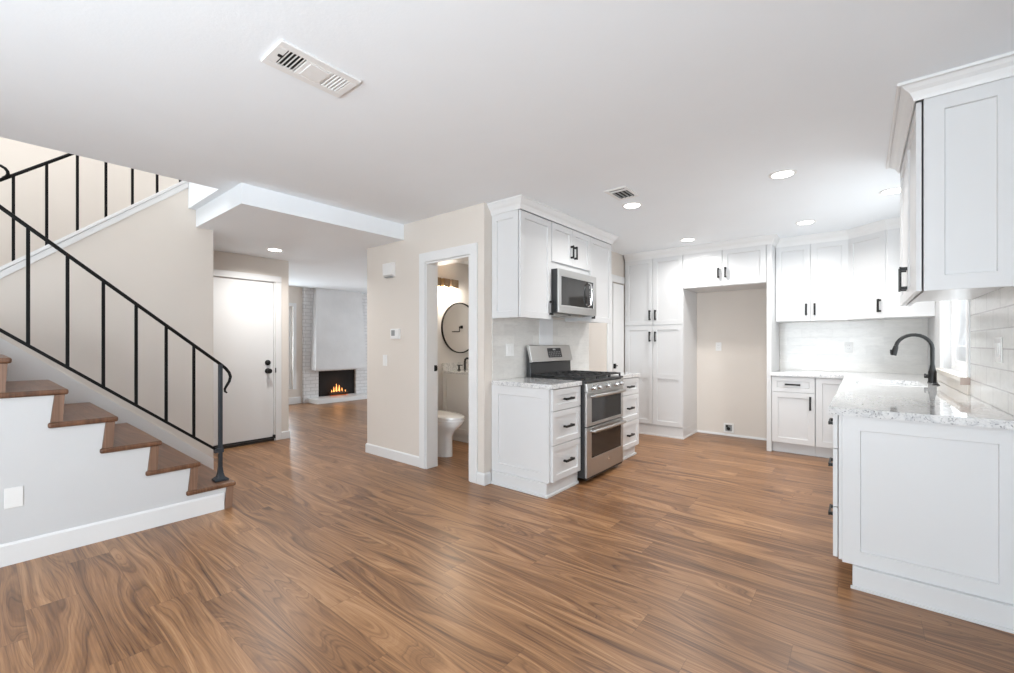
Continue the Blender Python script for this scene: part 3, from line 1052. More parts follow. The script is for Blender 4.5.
for r in range(6):
    for c in range(3):
        u = a1 - 0.145 + c * 0.022
        z = 1.66 + r * 0.022
        mb.box(u, u + 0.012, 0.3962, 0.3967, z, z + 0.008)
mb.box(a1 - 0.15, a1 - 0.085, 0.3962, 0.3967, 1.81, 1.838)
mb.build('button_print', 'button', cp)
mb = MB(FS).tube([(a1 - 0.175, 0.394, 1.625), (a1 - 0.175, 0.426, 1.64), (a1 - 0.175, 0.434, 1.70), (a1 - 0.175, 0.436, 1.745), (a1 - 0.175, 0.434, 1.79), (a1 - 0.175, 0.426, 1.845), (a1 - 0.175, 0.394, 1.86)], 0.010, 8)
mb.build('handle', 'chrome', mw, smooth=True)

# ---------------------------------------------------------------- gas range
RY0, RY1 = 3.405, 4.165
rg = thing('gas_range', 'stainless gas range with two ovens and black grates', 'stove', FS.p((RY0 + RY1) / 2, 0.34, 0))
FX = 0.690      # front of body (v)
mb = MB(FS).box(RY0, RY1, 0.030, FX - 0.018, 0.045, 0.895)
mb.build('body', 'enamel', rg, bevel=0.003)
mb = MB(FS)
for u in (RY0 + 0.06, RY1 - 0.06):
    for v in (0.08, 0.52):
        MB(FS).lathe((u, v, 0.0005), [(0.020, 0), (0.020, 0.012), (0.010, 0.014), (0.010, 0.0445)], 12).build('foot', 'black', rg)
# warming panel / kick
MB(FS).box(RY0 + 0.012, RY1 - 0.012, FX - 0.0175, FX - 0.006, 0.03, 0.0515).build('kick_plate', 'enamel', rg)


def oven_door(z0, z1, g0, g1, hz, lab):
    mb = MB(FS)
    u0, u1 = RY0 + 0.004, RY1 - 0.004
    e = 0.090
    v0, v1 = FX - 0.0175, FX + 0.004
    mb.box(u0, u0 + e, v0, v1, z0, z1)
    mb.box(u1 - 0.045, u1, v0, v1, z0, z1)
    mb.box(u0 + e, u1 - 0.045, v0, v1, z0, g0)
    mb.box(u0 + e, u1 - 0.045, v0, v1, g1, z1)
    d = mb.build('oven_door', 'steel_v', rg, bevel=0.002)
    MB(FS).box(u0 + e, u1 - 0.045, v0, v1 - 0.002, g0, g1).build('door_window', 'dark_glass', d)
    mb = MB(FS)
    for k in range(3):
        z = g0 + (g1 - g0) * (0.2 + 0.25 * k)
    hz_ = hz
    pts = []
    n = 9
    for i in range(n):
        q = i / (n - 1)
        u = u0 + 0.085 + (u1 - u0 - 0.125) * q
        pts.append((u, v1 + 0.036 + 0.010 * math.sin(math.pi * q), hz_))
    pts = [(pts[0][0], v1, hz_ - 0.004)] + pts + [(pts[-1][0], v1, hz_ - 0.004)]
    mb.tube(pts, 0.015, 10)
    mb.build('handle', 'steel', d, smooth=True)
    return d


oven_door(0.505, 0.812, 0.535, 0.752, 0.775, 'upper')
low = oven_door(0.052, 0.495, 0.215, 0.442, 0.462, 'lower')
MB(FS).lathe(((RY0 + RY1) / 2 + 0.05, FX + 0.0042, 0.150), [(0.013, 0), (0.013, 0.0015)], 20, 'v').build('emblem', 'chrome', low, smooth=True)
# control panel with five knobs
mb = MB(FS).prism([(FX - 0.0175, 0.815), (FX + 0.012, 0.815), (FX + 0.002, 0.888), (FX - 0.0175, 0.888)], RY0 + 0.002, RY1 - 0.002, 'u')
cp = mb.build('control_panel', 'steel_v', rg, bevel=0.003)
for i in range(5):
    u = RY0 + 0.105 + [0, 0.10, 0.28, 0.46, 0.56][i]
    mb = MB(FS).lathe((u, FX + 0.0075, 0.848), [(0.027, 0), (0.027, 0.004), (0.021, 0.006), (0.020, 0.034), (0.017, 0.038)], 18, 'v')
    kb = mb.build('knob', 'chrome', rg, smooth=True)
    MB(FS).box(u - 0.006, u + 0.006, FX + 0.0460, FX + 0.054, 0.828, 0.868).build('grip', 'steel', kb)
# cooktop
mb = MB(FS)
mb.box(RY0, RY1, 0.085, FX + 0.004, 0.8955, 0.916)
mb.build('cooktop', 'enamel', rg, bevel=0.005)
for (u, v, r) in ((0.16, 0.20, 0.045), (0.16, 0.52, 0.055), (0.384, 0.36, 0.05), (0.61, 0.20, 0.04), (0.61, 0.52, 0.058)):
    mb = MB(FS).lathe((RY0 + u, v, 0.9165), [(r, 0), (r, 0.008), (r * 0.75, 0.012), (r * 0.75, 0.018), (r * 0.5, 0.021)], 20)
    mb.build('burner', 'cast', rg, smooth=True)
for g in range(3):
    u0 = RY0 + 0.018 + g * 0.245
    u1 = u0 + 0.240
    v0, v1 = 0.115, 0.670
    mb = MB(FS)
    zt = 0.950
    tt = 0.007
    for u in (u0, u1 - 2 * tt):
        mb.box(u, u + 2 * tt, v0, v1, zt - 0.012, zt)
    for v in (v0, v1 - 2 * tt, (v0 + v1) / 2 - tt):
        mb.box(u0 + 2 * tt, u1 - 2 * tt, v, v + 2 * tt, zt - 0.012, zt)
    um_ = (u0 + u1) / 2
    mb.box(um_ - tt, um_ + tt, v0 + 2 * tt, v1 - 2 * tt, zt - 0.010, zt + 0.002)
    for v in (v0 + 0.09, v0 + 0.17, v1 - 0.18, v1 - 0.10):
        mb.box(u0 + 2 * tt, um_ - 0.03, v, v + 0.010, zt - 0.010, zt + 0.002)
        mb.box(um_ + 0.03, u1 - 2 * tt, v, v + 0.010, zt - 0.010, zt + 0.002)
    for u in (u0, u1 - 2 * tt):
        for v in (v0, v1 - 2 * tt):
            mb.box(u, u + 2 * tt, v, v + 2 * tt, 0.9165, zt - 0.011)
    mb.build('grate', 'cast', rg)
# backguard: dark riser, leaning stainless head with display
mb = MB(FS).prism([(0.030, 0.896), (0.084, 0.896), (0.075, 1.05), (0.092, 1.075), (0.060, 1.205), (0.030, 1.205)], RY0 + 0.003, RY1 - 0.003, 'u')
bg = mb.build('backguard', 'enamel', rg, bevel=0.003)
hv = lambda z: 0.104 - (z - 1.06) * 0.24
mb = MB(FS).prism([(hv(1.06) - 0.035, 1.058), (hv(1.06), 1.062), (hv(1.225), 1.222), (hv(1.225) - 0.022, 1.228), (hv(1.225) - 0.034, 1.222), (hv(1.06) - 0.035, 1.078)], RY0 + 0.0, RY1 - 0.0, 'u')
hd = mb.build('control_head', 'steel', bg, bevel=0.003)
mb = MB(FS).prism([(hv(1.10) + 0.0005, 1.10), (hv(1.10) + 0.0025, 1.10), (hv(1.197) + 0.0025, 1.197), (hv(1.197) + 0.0005, 1.197)], RY0 + 0.30, RY0 + 0.555, 'u')
mb.build('display', 'display', bg)
mb = MB(FS)
for r in range(3):
    for c in range(7):
        z = 1.112 + r * 0.02
        u = RY0 + 0.32 + c * 0.032
        mb.prism([(hv(z) + 0.0026, z), (hv(z) + 0.0032, z), (hv(z + 0.006) + 0.0032, z + 0.006), (hv(z + 0.006) + 0.0026, z + 0.006)], u, u + 0.016, 'u')
mb.prism([(hv(1.175) + 0.0026, 1.175), (hv(1.175) + 0.0032, 1.175), (hv(1.19) + 0.0032, 1.19), (hv(1.19) + 0.0026, 1.19)], RY0 + 0.40, RY0 + 0.45, 'u')
mb.build('button_print', 'button', bg)

# ---------------------------------------------------------------- far wall: pantry, fridge bridge, panel, base and uppers
FB = Fr((0, BW), (1, 0), (0, -1))        # u = x, v = BW - y
PV = 0.60                                 # carcass front so that doors end at y = 5.79
pn = thing('pantry_cabinet', 'tall white four door pantry left of the refrigerator alcove', 'cabinet', (-2.19, 6.1, 0))
carcass(pn, FB, -2.548, -1.792, 0.002, PV, 0.13, 2.395)
pm = -2.186
door(pn, FB, -2.583, pm - 0.002, 1.492, 2.390, PV + 0.0005, pm - 0.038, 1.625)
door(pn, FB, pm + 0.002, -1.796, 1.492, 2.390, PV + 0.0005, pm + 0.038, 1.625)
for a, b, h in ((-2.583, pm - 0.002, pm - 0.038), (pm + 0.002, -1.796, pm + 0.038)):
    mb = MB(FB).shaker(a, b, 0.150, 0.800, PV + 0.0005)
    mb.shaker(a, b, 0.8001, 1.484, PV + 0.0005)
    mb.bm.free()
    d = MB(FB).shaker(a, b, 0.150, 1.484, PV + 0.0005)
    d.box(a + 0.055, b - 0.055, PV + 0.008, PV + 0.0200, 0.770, 0.835)
    d = d.build('door', 'cab', pn)
    MB(FB).handle(h, 1.335, PV + 0.0205, HL, True).build('handle', 'black', d)
mb = MB().sweep([(-2.548, 5.805), (-1.795, 5.805), (-1.795, 6.395)], [(-0.02, 0.0005), (0.012, 0.0005), (0.012, 0.018), (0.004, 0.022), (0.004, 0.1295), (-0.02, 0.1295)], 1)
mb.build('toe_kick', 'cab', pn)

fg = thing('wall_cabinet', 'white two door cabinet bridging the refrigerator alcove', 'cabinet', (-1.32, 6.1, 1.95))
carcass(fg, FB, -1.788, -0.853, 0.002, PV, 1.950, 2.395)
door(fg, FB, -1.786, -1.327, 1.955, 2.390, PV + 0.0005, -1.365, 2.11, 0.125)
door(fg, FB, -1.323, -0.858, 1.955, 2.390, PV + 0.0005, -1.285, 2.11, 0.125)

ep = MB(FB).box(-0.851, -0.803, 0.002, PV + 0.020, 0.0005, 2.395).build('tall_panel', 'cab', None, (-0.827, 6.1, 0), bevel=0.002)
tag(ep, 'tall white side panel right of the refrigerator alcove', 'panel')

b1_ = thing('base_cabinet', 'white base cabinet with drawer and door beside the tall panel', 'cabinet', (-0.6, 6.1, 0))
carcass(b1_, FB, -0.801, -0.392, 0.002, PV, TOE, CT0 - G)
drawer(b1_, FB, -0.798, -0.396, 0.698, 0.868, PV + 0.0005, 0.145)
door(b1_, FB, -0.798, -0.396, 0.120, 0.692, PV + 0.0005, -0.435, 0.585, 0.15)
MB(FB).box(-0.801, -0.392, 0.1, PV - 0.045, 0.0005, TOE - 0.0005).build('toe_kick', 'cab', b1_)
b2_ = thing('base_cabinet', 'white corner base cabinet where the counters meet', 'cabinet', (-0.1, 6.1, 0))
carcass(b2_, FB, -0.390, RW - 0.002, 0.002, PV, TOE, CT0 - G)
door(b2_, FB, -0.386, -0.120, 0.120, 0.868, PV + 0.0005)
MB(FB).box(-0.390, RW - 0.02, 0.1, PV - 0.045, 0.0005, TOE - 0.0005).build('toe_kick', 'cab', b2_)

UPV = 0.32
up = thing('wall_cabinet', 'white two door wall cabinet right of the tall panel', 'cabinet', (-0.46, 6.25, 1.505))
carcass(up, FB, -0.801, -0.108, 0.0085, UPV, 1.507, 2.395)
door(up, FB, -0.799, -0.457, 1.505, 2.390, UPV + 0.0005, -0.495, 1.635)
door(up, FB, -0.453, -0.110, 1.505, 2.390, UPV + 0.0005, -0.415, 1.635)
uc = thing('wall_cabinet', 'white angled corner wall cabinet over the counter corner', 'cabinet', (0.25, 6.15, 1.505))
mb = MB().prism([(-0.106, BW - 0.0085), (-0.106, 6.092), (0.187, 5.812), (0.205, 5.80), (RW - 0.002, 5.80), (RW - 0.002, BW - 0.0085)], 1.507, 2.395, 'z')
mb.build('carcass', 'cab', uc, bevel=0.001)
dv = Vector((0.306, -0.2755)).normalized()
FDg = Fr((-0.106, 6.0905), (dv.x, dv.y), (dv.y, -dv.x))
LD = 0.405
door(uc, FDg, 0.004, LD, 1.505, 2.390, 0.0008, LD - 0.045, 1.63)

# ---------------------------------------------------------------- sink run along the right wall
FRT = Fr((RW, 0), (0, 1), (-1, 0))        # u = y, v = RW - x
SV = 0.645
sb = thing('base_cabinet', 'white three drawer base cabinet with large paneled end at right', 'cabinet', (0.2, 3.2, 0))
carcass(sb, FRT, 2.872, 3.62, 0.002, SV - 0.006, TOE, CT0 - G)
FP = Fr((0, 2.871), (1, 0), (0, -1))
MB(FP).shaker(-0.078, RW - 0.003, TOE - 0.002, CT0 - G, 0.0003, th=0.021, rail=0.072).build('end_panel', 'cab', sb)
for a, b in ((0.692, 0.868), (0.385, 0.686), (0.120, 0.379)):
    drawer(sb, FRT, 2.880, 3.616, a, b, SV - 0.002, 0.16)
mb = MB().sweep([(RW - 0.003, 2.845), (-0.035, 2.845), (-0.035, 3.62)], [(-0.04, 0.0005), (0.030, 0.0005), (0.030, 0.014), (0.022, 0.022), (0.016, TOE - 0.004), (-0.04, TOE - 0.004)], -1)
mb.bm.free()
mb = MB().sweep([(RW - 0.003, 2.835), (-0.040, 2.835), (-0.040, 3.62)], [(-0.03, 0.0005), (0.014, 0.0005), (0.014, 0.014), (0.004, 0.020), (0.004, TOE - 0.003), (-0.03, TOE - 0.003)], 1 if False else -1)
mb.bm.free()
mb = MB()
mb.box(-0.036, RW - 0.003, 2.826, 2.870, 0.0005, TOE - 0.003)
mb.box(-0.044, RW - 0.003, 2.816, 2.826, 0.0005, 0.016)
mb.box(-0.036, -0.010, 2.870, 3.62, 0.0005, TOE - 0.003)
mb.build('toe_kick', 'cab', sb, bevel=0.002)
sk_ = thing('base_cabinet', 'white two door sink base cabinet under the window', 'cabinet', (0.2, 4.7, 0))
mb = MB(FRT)
mb.box(3.622, 3.64, 0.002, SV - 0.021, TOE, CT0 - G)
mb.box(5.782, 5.80, 0.002, SV - 0.021, TOE, CT0 - G)
mb.box(3.64, 5.782, 0.002, SV - 0.021, TOE, 0.14)
mb.box(3.64, 5.782, 0.002, 0.02, 0.14, CT0 - G)
mb.box(3.64, 5.782, SV - 0.040, SV - 0.021, 0.14, 0.66)
mb.box(3.64, 4.40, SV - 0.040, SV - 0.021, 0.66, CT0 - G)
mb.box(5.36, 5.782, SV - 0.040, SV - 0.021, 0.66, CT0 - G)
mb.build('carcass', 'cab', sk_)
for a, b, h in ((3.626, 4.40, 4.36), (4.404, 4.88, 4.84), (4.884, 5.36, 4.92)):
    door(sk_, FRT, a, b, 0.120, 0.655 if a > 4.4 else 0.868, SV - 0.0205, h, 0.60)
MB(FRT).shaker(4.404, 5.36, 0.66, 0.868, SV - 0.0205, rail=0.045).build('false_front', 'cab', sk_)
MB(FRT).box(3.622, 5.76, 0.1, SV - 0.09, 0.0005, TOE - 0.0005).build('toe_kick', 'cab', sk_)

# L-shaped worktop with the sink cut-out
KX0, KX1, KY0, KY1 = -0.035, 0.385, 4.56, 5.22
mb = MB()
XF = -0.132
mb.box(XF, RW - 0.0085, 2.818, KY0, CT0, CT1)
mb.box(XF, KX0, KY0, KY1, CT0, CT1)
mb.box(KX1, RW - 0.0085, KY0, KY1, CT0, CT1)
mb.box(XF, RW - 0.0085, KY1, 5.76, CT0, CT1)
mb.box(-0.801, RW - 0.0085, 5.76, BW - 0.0085, CT0, CT1)
bmesh.ops.remove_doubles(mb.bm, verts=mb.bm.verts[:], dist=1e-5)
ctm = mb.build('countertop', 'stone', None, (0.2, 4.3, CT0))
tag(ctm, 'long speckled stone countertop holding the sink', 'countertop', 'stone countertops')

snk = thing('kitchen_sink', 'white sink set in the stone counter below the window', 'sink', (0.18, 4.89, 0.68))
mb = MB()
o = 0.012
x0, x1, y0, y1 = KX0 - 0.004, KX1 + 0.004, KY0 - 0.004, KY1 + 0.004
ring = lambda e, z: [(x0 + e, y0 + e, z), (x1 - e, y0 + e, z), (x1 - e, y1 - e, z), (x0 + e, y1 - e, z)]
mb.loft([ring(-0.010, CT0 - 0.0015), ring(0.012, CT0 - 0.0015), ring(0.018, 0.70), ring(0.05, 0.685)], cap=False)
q = [mb.bm.verts[:][-4:]]
mb.bm.verts.ensure_lookup_table()
mb.face([mb.bm.verts[i] for i in range(12, 16)])
mb.loft([ring(-0.010, CT0 - 0.002), ring(-0.004, 0.68), ring(0.03, 0.672)], cap=True)
mb.build('basin', 'sink', snk)
MB().lathe((0.19, 4.89, 0.6855), [(0.045, 0), (0.045, 0.003), (0.03, 0.004), (0.03, 0.002)], 20).build('drain', 'chrome', snk, smooth=True)

fc = thing('kitchen_faucet', 'black gooseneck faucet standing behind the sink', 'faucet', (0.462, 5.10, CT1))
fx, fy = 0.462, 5.10
mb = MB().lathe((fx, fy, CT1 + 0.0005), [(0.031, 0), (0.031, 0.008), (0.027, 0.012), (0.027, 0.09), (0.022, 0.105), (0.019, 0.12), (0.016, 0.15)], 20)
mb.build('body', 'black', fc, smooth=True)
pts = [(fx, fy, CT1 + 0.14), (fx, fy, CT1 + 0.29)]
Rr = 0.115
for i in range(1, 13):
    a = math.pi * i / 12 * 0.94
    pts.append((fx - Rr + Rr * math.cos(a), fy, CT1 + 0.29 + Rr * math.sin(a)))
mb = MB().tube(pts, 0.0145, 12)
mb.build('neck', 'black', fc, smooth=True)
e = pts[-1]
mb = MB().tube([e, (e[0] - 0.004, fy, e[2] - 0.02), (e[0] - 0.012, fy, e[2] - 0.055), (e[0] - 0.018, fy, e[2] - 0.085)], 0.016, 12, radii=[0.0155, 0.019, 0.021, 0.021])
sp_ = mb.build('spray_head', 'black', fc, smooth=True)
MB().box(e[0] - 0.040, e[0] - 0.028, fy - 0.01, fy + 0.01, e[2] - 0.07, e[2] - 0.035).build('button', 'black', sp_)
mb = MB().tube([(fx - 0.026, fy - 0.012, CT1 + 0.055), (fx - 0.052, fy - 0.012, CT1 + 0.055)], 0.016, 12)
mb.build('handle_hub', 'black', fc, smooth=True)
mb = MB().tube([(fx - 0.045, fy - 0.014, CT1 + 0.055), (fx - 0.050, fy - 0.05, CT1 + 0.062), (fx - 0.052, fy - 0.09, CT1 + 0.075)], 0.006, 8)
mb.build('handle', 'black', fc, smooth=True)
bt = MB().lathe((0.458, 4.83, CT1 + 0.0005), [(0.024, 0), (0.024, 0.004), (0.016, 0.007), (0.016, 0.012)], 18).build('sink_button', 'black', None, (0.458, 4.83, CT1), smooth=True)
tag(bt, 'small round black button set in the counter beside the faucet', 'button')

# near wall cabinet at right
un = thing('wall_cabinet', 'large white wall cabinet with paneled end in the right foreground', 'cabinet', (0.38, 3.4, 1.50))
UR0, UR1 = 2.872, 3.97
mb = MB(FRT)
mb.box(UR0, UR1, 0.0095, 0.312, 1.522, 2.412)
mb.box(UR0, UR1, 0.290, 0.312, 1.497, 1.522)
mb.build('carcass', 'cab', un, bevel=0.001)
MB(FP).shaker(0.229, RW - 0.0095, 1.496, 2.412, 0.0003, th=0.021, rail=0.070).build('end_panel', 'cab', un)
mid = (UR0 + UR1) / 2
door(un, FRT, UR0 + 0.002, mid - 0.002, 1.499, 2.408, 0.322, mid - 0.04, 1.62)
door(un, FRT, mid + 0.002, UR1 - 0.002, 1.499, 2.408, 0.322, mid + 0.04, 1.62)

# ================================================================ small wall fittings
def plate(name, fr, u, z, w, h, label, cat, kind_='switch', group=None):
    t = thing(name, label, cat, fr.p(u, 0.0005, z), group)
    MB(fr).box(u - w / 2, u + w / 2, 0.0005, 0.006, z - h / 2, z + h / 2).build('cover_plate', 'plastic', t, bevel=0.002)
    if kind_ == 'switch':
        MB(fr).prism([(0.0062, z - 0.033), (0.0085, z - 0.033), (0.011, z + 0.033), (0.0062, z + 0.033)], u - 0.016, u + 0.016, 'u').build('rocker', 'plastic', t)
    elif kind_ == 'double':
        for k in (-0.023, 0.023):
            MB(fr).prism([(0.0062, z - 0.033), (0.0085, z - 0.033), (0.011, z + 0.033), (0.0062, z + 0.033)], u + k - 0.016, u + k + 0.016, 'u').build('rocker', 'plastic', t)
    elif kind_ == 'outlet':
        o = MB(fr).box(u - 0.017, u + 0.017, 0.0062, 0.008, z - 0.034, z + 0.034).build('receptacle', 'plastic', t, bevel=0.002)
        mb = MB(fr)
        for zz in (z - 0.018, z + 0.018):
            mb.box(u - 0.008, u - 0.0055, 0.0081, 0.0084, zz - 0.004, zz + 0.005)
            mb.box(u + 0.0055, u + 0.008, 0.0081, 0.0084, zz - 0.004, zz + 0.005)
        mb.build('slots', 'dark', o)
    return t


FWALLB = Fr((0, BY), (1, 0), (0, -1))
FSTAIR = Fr((SX, 0), (0, 1), (1, 0))
FTS = Fr((SW + TT, 0), (0, 1), (1, 0))
FTB = Fr((0, BW - TT), (1, 0), (0, -1))
FTR = Fr((RW - TT, 0), (0, 1), (-1, 0))
plate('wall_plate', FSTAIR, 0.136, 0.375, 0.072, 0.115, 'blank white plate low on the stair side wall', 'plate', 'none')
plate('light_switch', FWALLB, -4.03, 1.06, 0.075, 0.120, 'white light switch below the thermostat', 'switch', 'switch')
plate('outlet', FTS, 3.175, 1.185, 0.118, 0.118, 'white outlet plate on tile left of the range', 'outlet', 'double')
plate('outlet', FTB, -0.115, 1.20, 0.072, 0.115, 'white outlet on the far tile above the corner counter', 'outlet', 'outlet')
plate('light_switch', FTR, 3.25, 1.215, 0.118, 0.125, 'white double switch on the tile right of the window', 'switch', 'double')
plate('wall_plate', FB, -1.51, 1.20, 0.072, 0.115, 'beige outlet plate high in the refrigerator alcove', 'plate', 'outlet')
wt = thing('water_valve_box', 'white recessed water box low in the refrigerator alcove', 'valve box', (-1.384, BW, 0.055))
mb = MB(FB)
a0, a1, b0, b1 = -1.445, -1.322, 0.045, 0.170
mb.box(a0, a0 + 0.02, 0.0005, 0.014, b0, b1)
mb.box(a1 - 0.02, a1, 0.0005, 0.014, b0, b1)
mb.box(a0 + 0.02, a1 - 0.02, 0.0005, 0.014, b0, b0 + 0.02)
mb.box(a0 + 0.02, a1 - 0.02, 0.0005, 0.014, b1 - 0.02, b1)
mb.build('frame', 'plastic', wt, bevel=0.002)
MB(FB).box(a0 + 0.02, a1 - 0.02, 0.0005, 0.003, b0 + 0.02, b1 - 0.02).build('recess', 'plastic_grey', wt)
mb = MB(FB).lathe((-1.384, 0.0035, 0.10), [(0.012, 0), (0.012, 0.012), (0.022, 0.013), (0.022, 0.02)], 14, 'v')
mb.box(-1.415, -1.392, 0.0031, 0.012, 0.115, 0.145)
mb.build('valve', 'black', wt)

ch = thing('door_chime', 'white door chime box high on the cream wall', 'chime', (-3.93, BY, 2.03))
MB(FWALLB).prism([(0.0005, 1.955), (0.045, 1.975), (0.050, 2.10), (0.0005, 2.112)], -4.015, -3.845, 'u').build('cover', 'plastic', ch, bevel=0.004)
MB(FWALLB).box(-3.99, -3.87, 0.012, 0.040, 1.950, 1.958).build('grille', 'plastic_grey', ch)
tm = thing('thermostat', 'white thermostat with grey screen on the cream wall', 'thermostat', (-3.83, BY, 1.345))
MB(FWALLB).box(-3.905, -3.755, 0.0005, 0.026, 1.292, 1.400).build('case', 'plastic', tm, bevel=0.005)
MB(FWALLB).box(-3.885, -3.825, 0.0262, 0.0270, 1.325, 1.385).build('screen', 'plastic_grey', tm)
MB(FWALLB).box(-3.805, -3.775, 0.0262, 0.0280, 1.312, 1.328).build('button', 'plastic', tm)

# ================================================================ ceiling fixtures
def downlight(loc, power, label, group, proto=None):
    x, y, z = loc
    if proto is None:
        t = thing('recessed_downlight', label, 'ceiling light', loc, group)
        MB().lathe((x, y, z - 0.0065), [(0.078, 0), (0.088, 0.002), (0.088, 0.006), (0.07, 0.006)], 28).build('trim_ring', 'plastic', t, smooth=True)
        MB().lathe((x, y, z - 0.0085), [(0.066, 0), (0.068, 0.0019)], 28).build('diffuser', 'lamp', t, smooth=True)
    else:
        t = copy_tree(proto, None, loc)
        WO[t] = Vector(loc)
        tag(t, label, 'ceiling light', group)
    area_light('downlight_lamp', (x, y, z - 0.012), (0, 0, -1), 0.13, 0.13, power, (1.0, 0.98, 0.95), 'DISK', 150)
    return t


KL = 9.5
p0 = downlight((-1.593, 3.720, CZ), KL, 'lit recessed ceiling light beside the small ceiling vent', 'recessed ceiling lights')
downlight((-0.447, 3.730, CZ), KL, 'lit recessed ceiling light nearest the viewer over the kitchen floor', 'recessed ceiling lights', p0)
downlight((-1.605, 5.377, CZ), KL, 'lit recessed ceiling light in front of the pantry', 'recessed ceiling lights', p0)
downlight((-0.442, 5.367, CZ), KL, 'lit recessed ceiling light in front of the far wall cabinets', 'recessed ceiling lights', p0)
downlight((0.197, 4.703, CZ), KL * 0.8, 'lit recessed ceiling light over the kitchen sink', 'recessed ceiling lights', p0)
downlight((-5.228, 2.178, 2.325), 15, 'lit recessed ceiling light in the lowered entry ceiling', 'recessed ceiling lights', p0)


def vent_big():
    x0, x1, y0, y1 = -2.028, -1.822, 0.785, 1.148
    t = thing('ceiling_vent', 'long white ceiling vent with two louver banks in the foreground', 'vent', (-1.925, 0.966, CZ))
    xm0, xm1 = x0 + 0.04, x1 - 0.04
    banks = ((y0 + 0.045, y0 + 0.125), (y1 - 0.115, y1 - 0.035))
    zb = CZ - 0.0005
    zt = CZ - 0.011
    mb = MB()
    mb.box(x0, xm0, y0, y1, zt, zb)
    mb.box(xm1, x1, y0, y1, zt, zb)
    mb.box(xm0, xm1, y0, banks[0][0], zt, zb)
    mb.box(xm0, xm1, banks[0][1], banks[1][0], zt, zb)
    mb.box(xm0, xm1, banks[1][1], y1, zt, zb)
    fr_ = mb.build('frame', 'plastic', t, bevel=0.003)
    MB().box(xm0 + 0.01, xm1 - 0.01, banks[0][1] + 0.02, banks[1][0] - 0.012, zt - 0.003, zt - 0.0002).build('center_panel', 'plastic', t, bevel=0.002)
    for bi, (a, b) in enumerate(banks):
        MB().box(xm0, xm1, a, b, CZ - 0.0030, zb).build('duct_shade', 'dark' if bi == 0 else 'plastic_grey', t)  # flat sheet under the ceiling, its tone standing for duct shade
        n = 5
        for i in range(n):
            yc = a + (b - a) * (i + 0.5) / n
            d = 0.0026
            s_ = 1 if bi else -1
            mb = MB().prism([(yc - d - 0.002 * s_, CZ - 0.0035), (yc + d - 0.002 * s_, CZ - 0.0035), (yc + d + 0.002 * s_, zt), (yc - d + 0.002 * s_, zt)], xm0, xm1, 'u')
            mb.build('louver', 'plastic', t)
    MB().box(x1 - 0.10, x1 - 0.088, y0 + 0.026, y0 + 0.042, zt - 0.006, zt - 0.0002).build('lever', 'dark', t)


vent_big()


def vent_small():
    t = thing('ceiling_vent', 'small square ceiling vent beside a recessed light', 'vent', (-1.527, 3.365, CZ))
    x0, x1, y0, y1 = -1.622, -1.432, 3.225, 3.505
    zb, zt = CZ - 0.0005, CZ - 0.010
    e = 0.028
    mb = MB()
    mb.box(x0, x0 + e, y0, y1, zt, zb)
    mb.box(x1 - e, x1, y0, y1, zt, zb)
    mb.box(x0 + e, x1 - e, y0, y0 + e, zt, zb)
    mb.box(x0 + e, x1 - e, y1 - e, y1, zt, zb)
    mb.build('frame', 'plastic', t, bevel=0.003)
    MB().box(x0 + e, x1 - e, y0 + e, y1 - e, CZ - 0.003, zb).build('duct_shade', 'dark', t)  # thin sheet coloured dark as the shade inside the duct
    n = 4
    for i in range(n):
        xx = x0 + e + (x1 - x0 - 2 * e) * (i + 0.5) / n
        MB().box(xx - 0.004, xx + 0.004, y0 + e + 0.055, y1 - e, zt, CZ - 0.0035).build('louver', 'plastic_grey', t)
    MB().box(x0 + e, x1 - e, y0 + e + 0.025, y0 + e + 0.05, zt, CZ - 0.0035).build('cross_bar', 'plastic', t)


vent_small()

# ================================================================ fireplace
fp = thing('fireplace', 'white brick fireplace with tapered stucco hood and lit fire', 'fireplace', (-8.9, 5.05, 0))
BXF = LX + 0.06
F0, F1, FZ0, FZ1 = 4.61, 5.49, 0.10, 0.648
mb = MB()
mb.box(LX + 0.001, BXF, 4.29, F0, 0.0005, 2.399)
mb.box(LX + 0.001, BXF, F1, 6.6, 0.0005, 2.399)
mb.box(LX + 0.001, BXF, F0, F1, FZ1, 2.399)
mb.box(LX + 0.001, BXF, F0, F1, 0.0005, FZ0)
mb.build('brick_surround', 'brick', fp)
mb = MB()
hx = BXF + 0.001
rg_ = lambda a, b, d, z: [(hx, a, z), (hx + d, a, z), (hx + d, b, z), (hx, b, z)]
mb.loft([rg_(4.43, 5.62, 0.24, 0.68), rg_(4.43, 5.62, 0.24, 0.72), rg_(4.50, 5.56, 0.12, 2.399)])
mb.build('hood', 'stucco', fp, bevel=0.006)
mb = MB().box(BXF + 0.001, -8.55, 4.385, 6.4, 0.0005, 0.09)
mb.build('hearth', 'trim', fp, bevel=0.006)
mb = MB()
d = 0.0545
mb.box(LX + 0.0015, LX + 0.006, F0 + 0.001, F1 - 0.001, FZ0 + 0.001, FZ1 - 0.001)
mb.build('firebox', 'firebox_black', fp)  # thin near-black plate just behind the fire opening
for k, (ya, yb, zz, xx) in enumerate(((4.86, 5.22, 0.125, -8.915), (4.90, 5.26, 0.155, -8.90), (4.84, 5.16, 0.165, -8.905))):
    MB().tube([(xx, ya, zz), (xx + 0.006, (ya + yb) / 2, zz + 0.012), (xx, yb, zz + 0.03 * (k - 1))], 0.024, 9).build('log', 'log', fp, smooth=True)
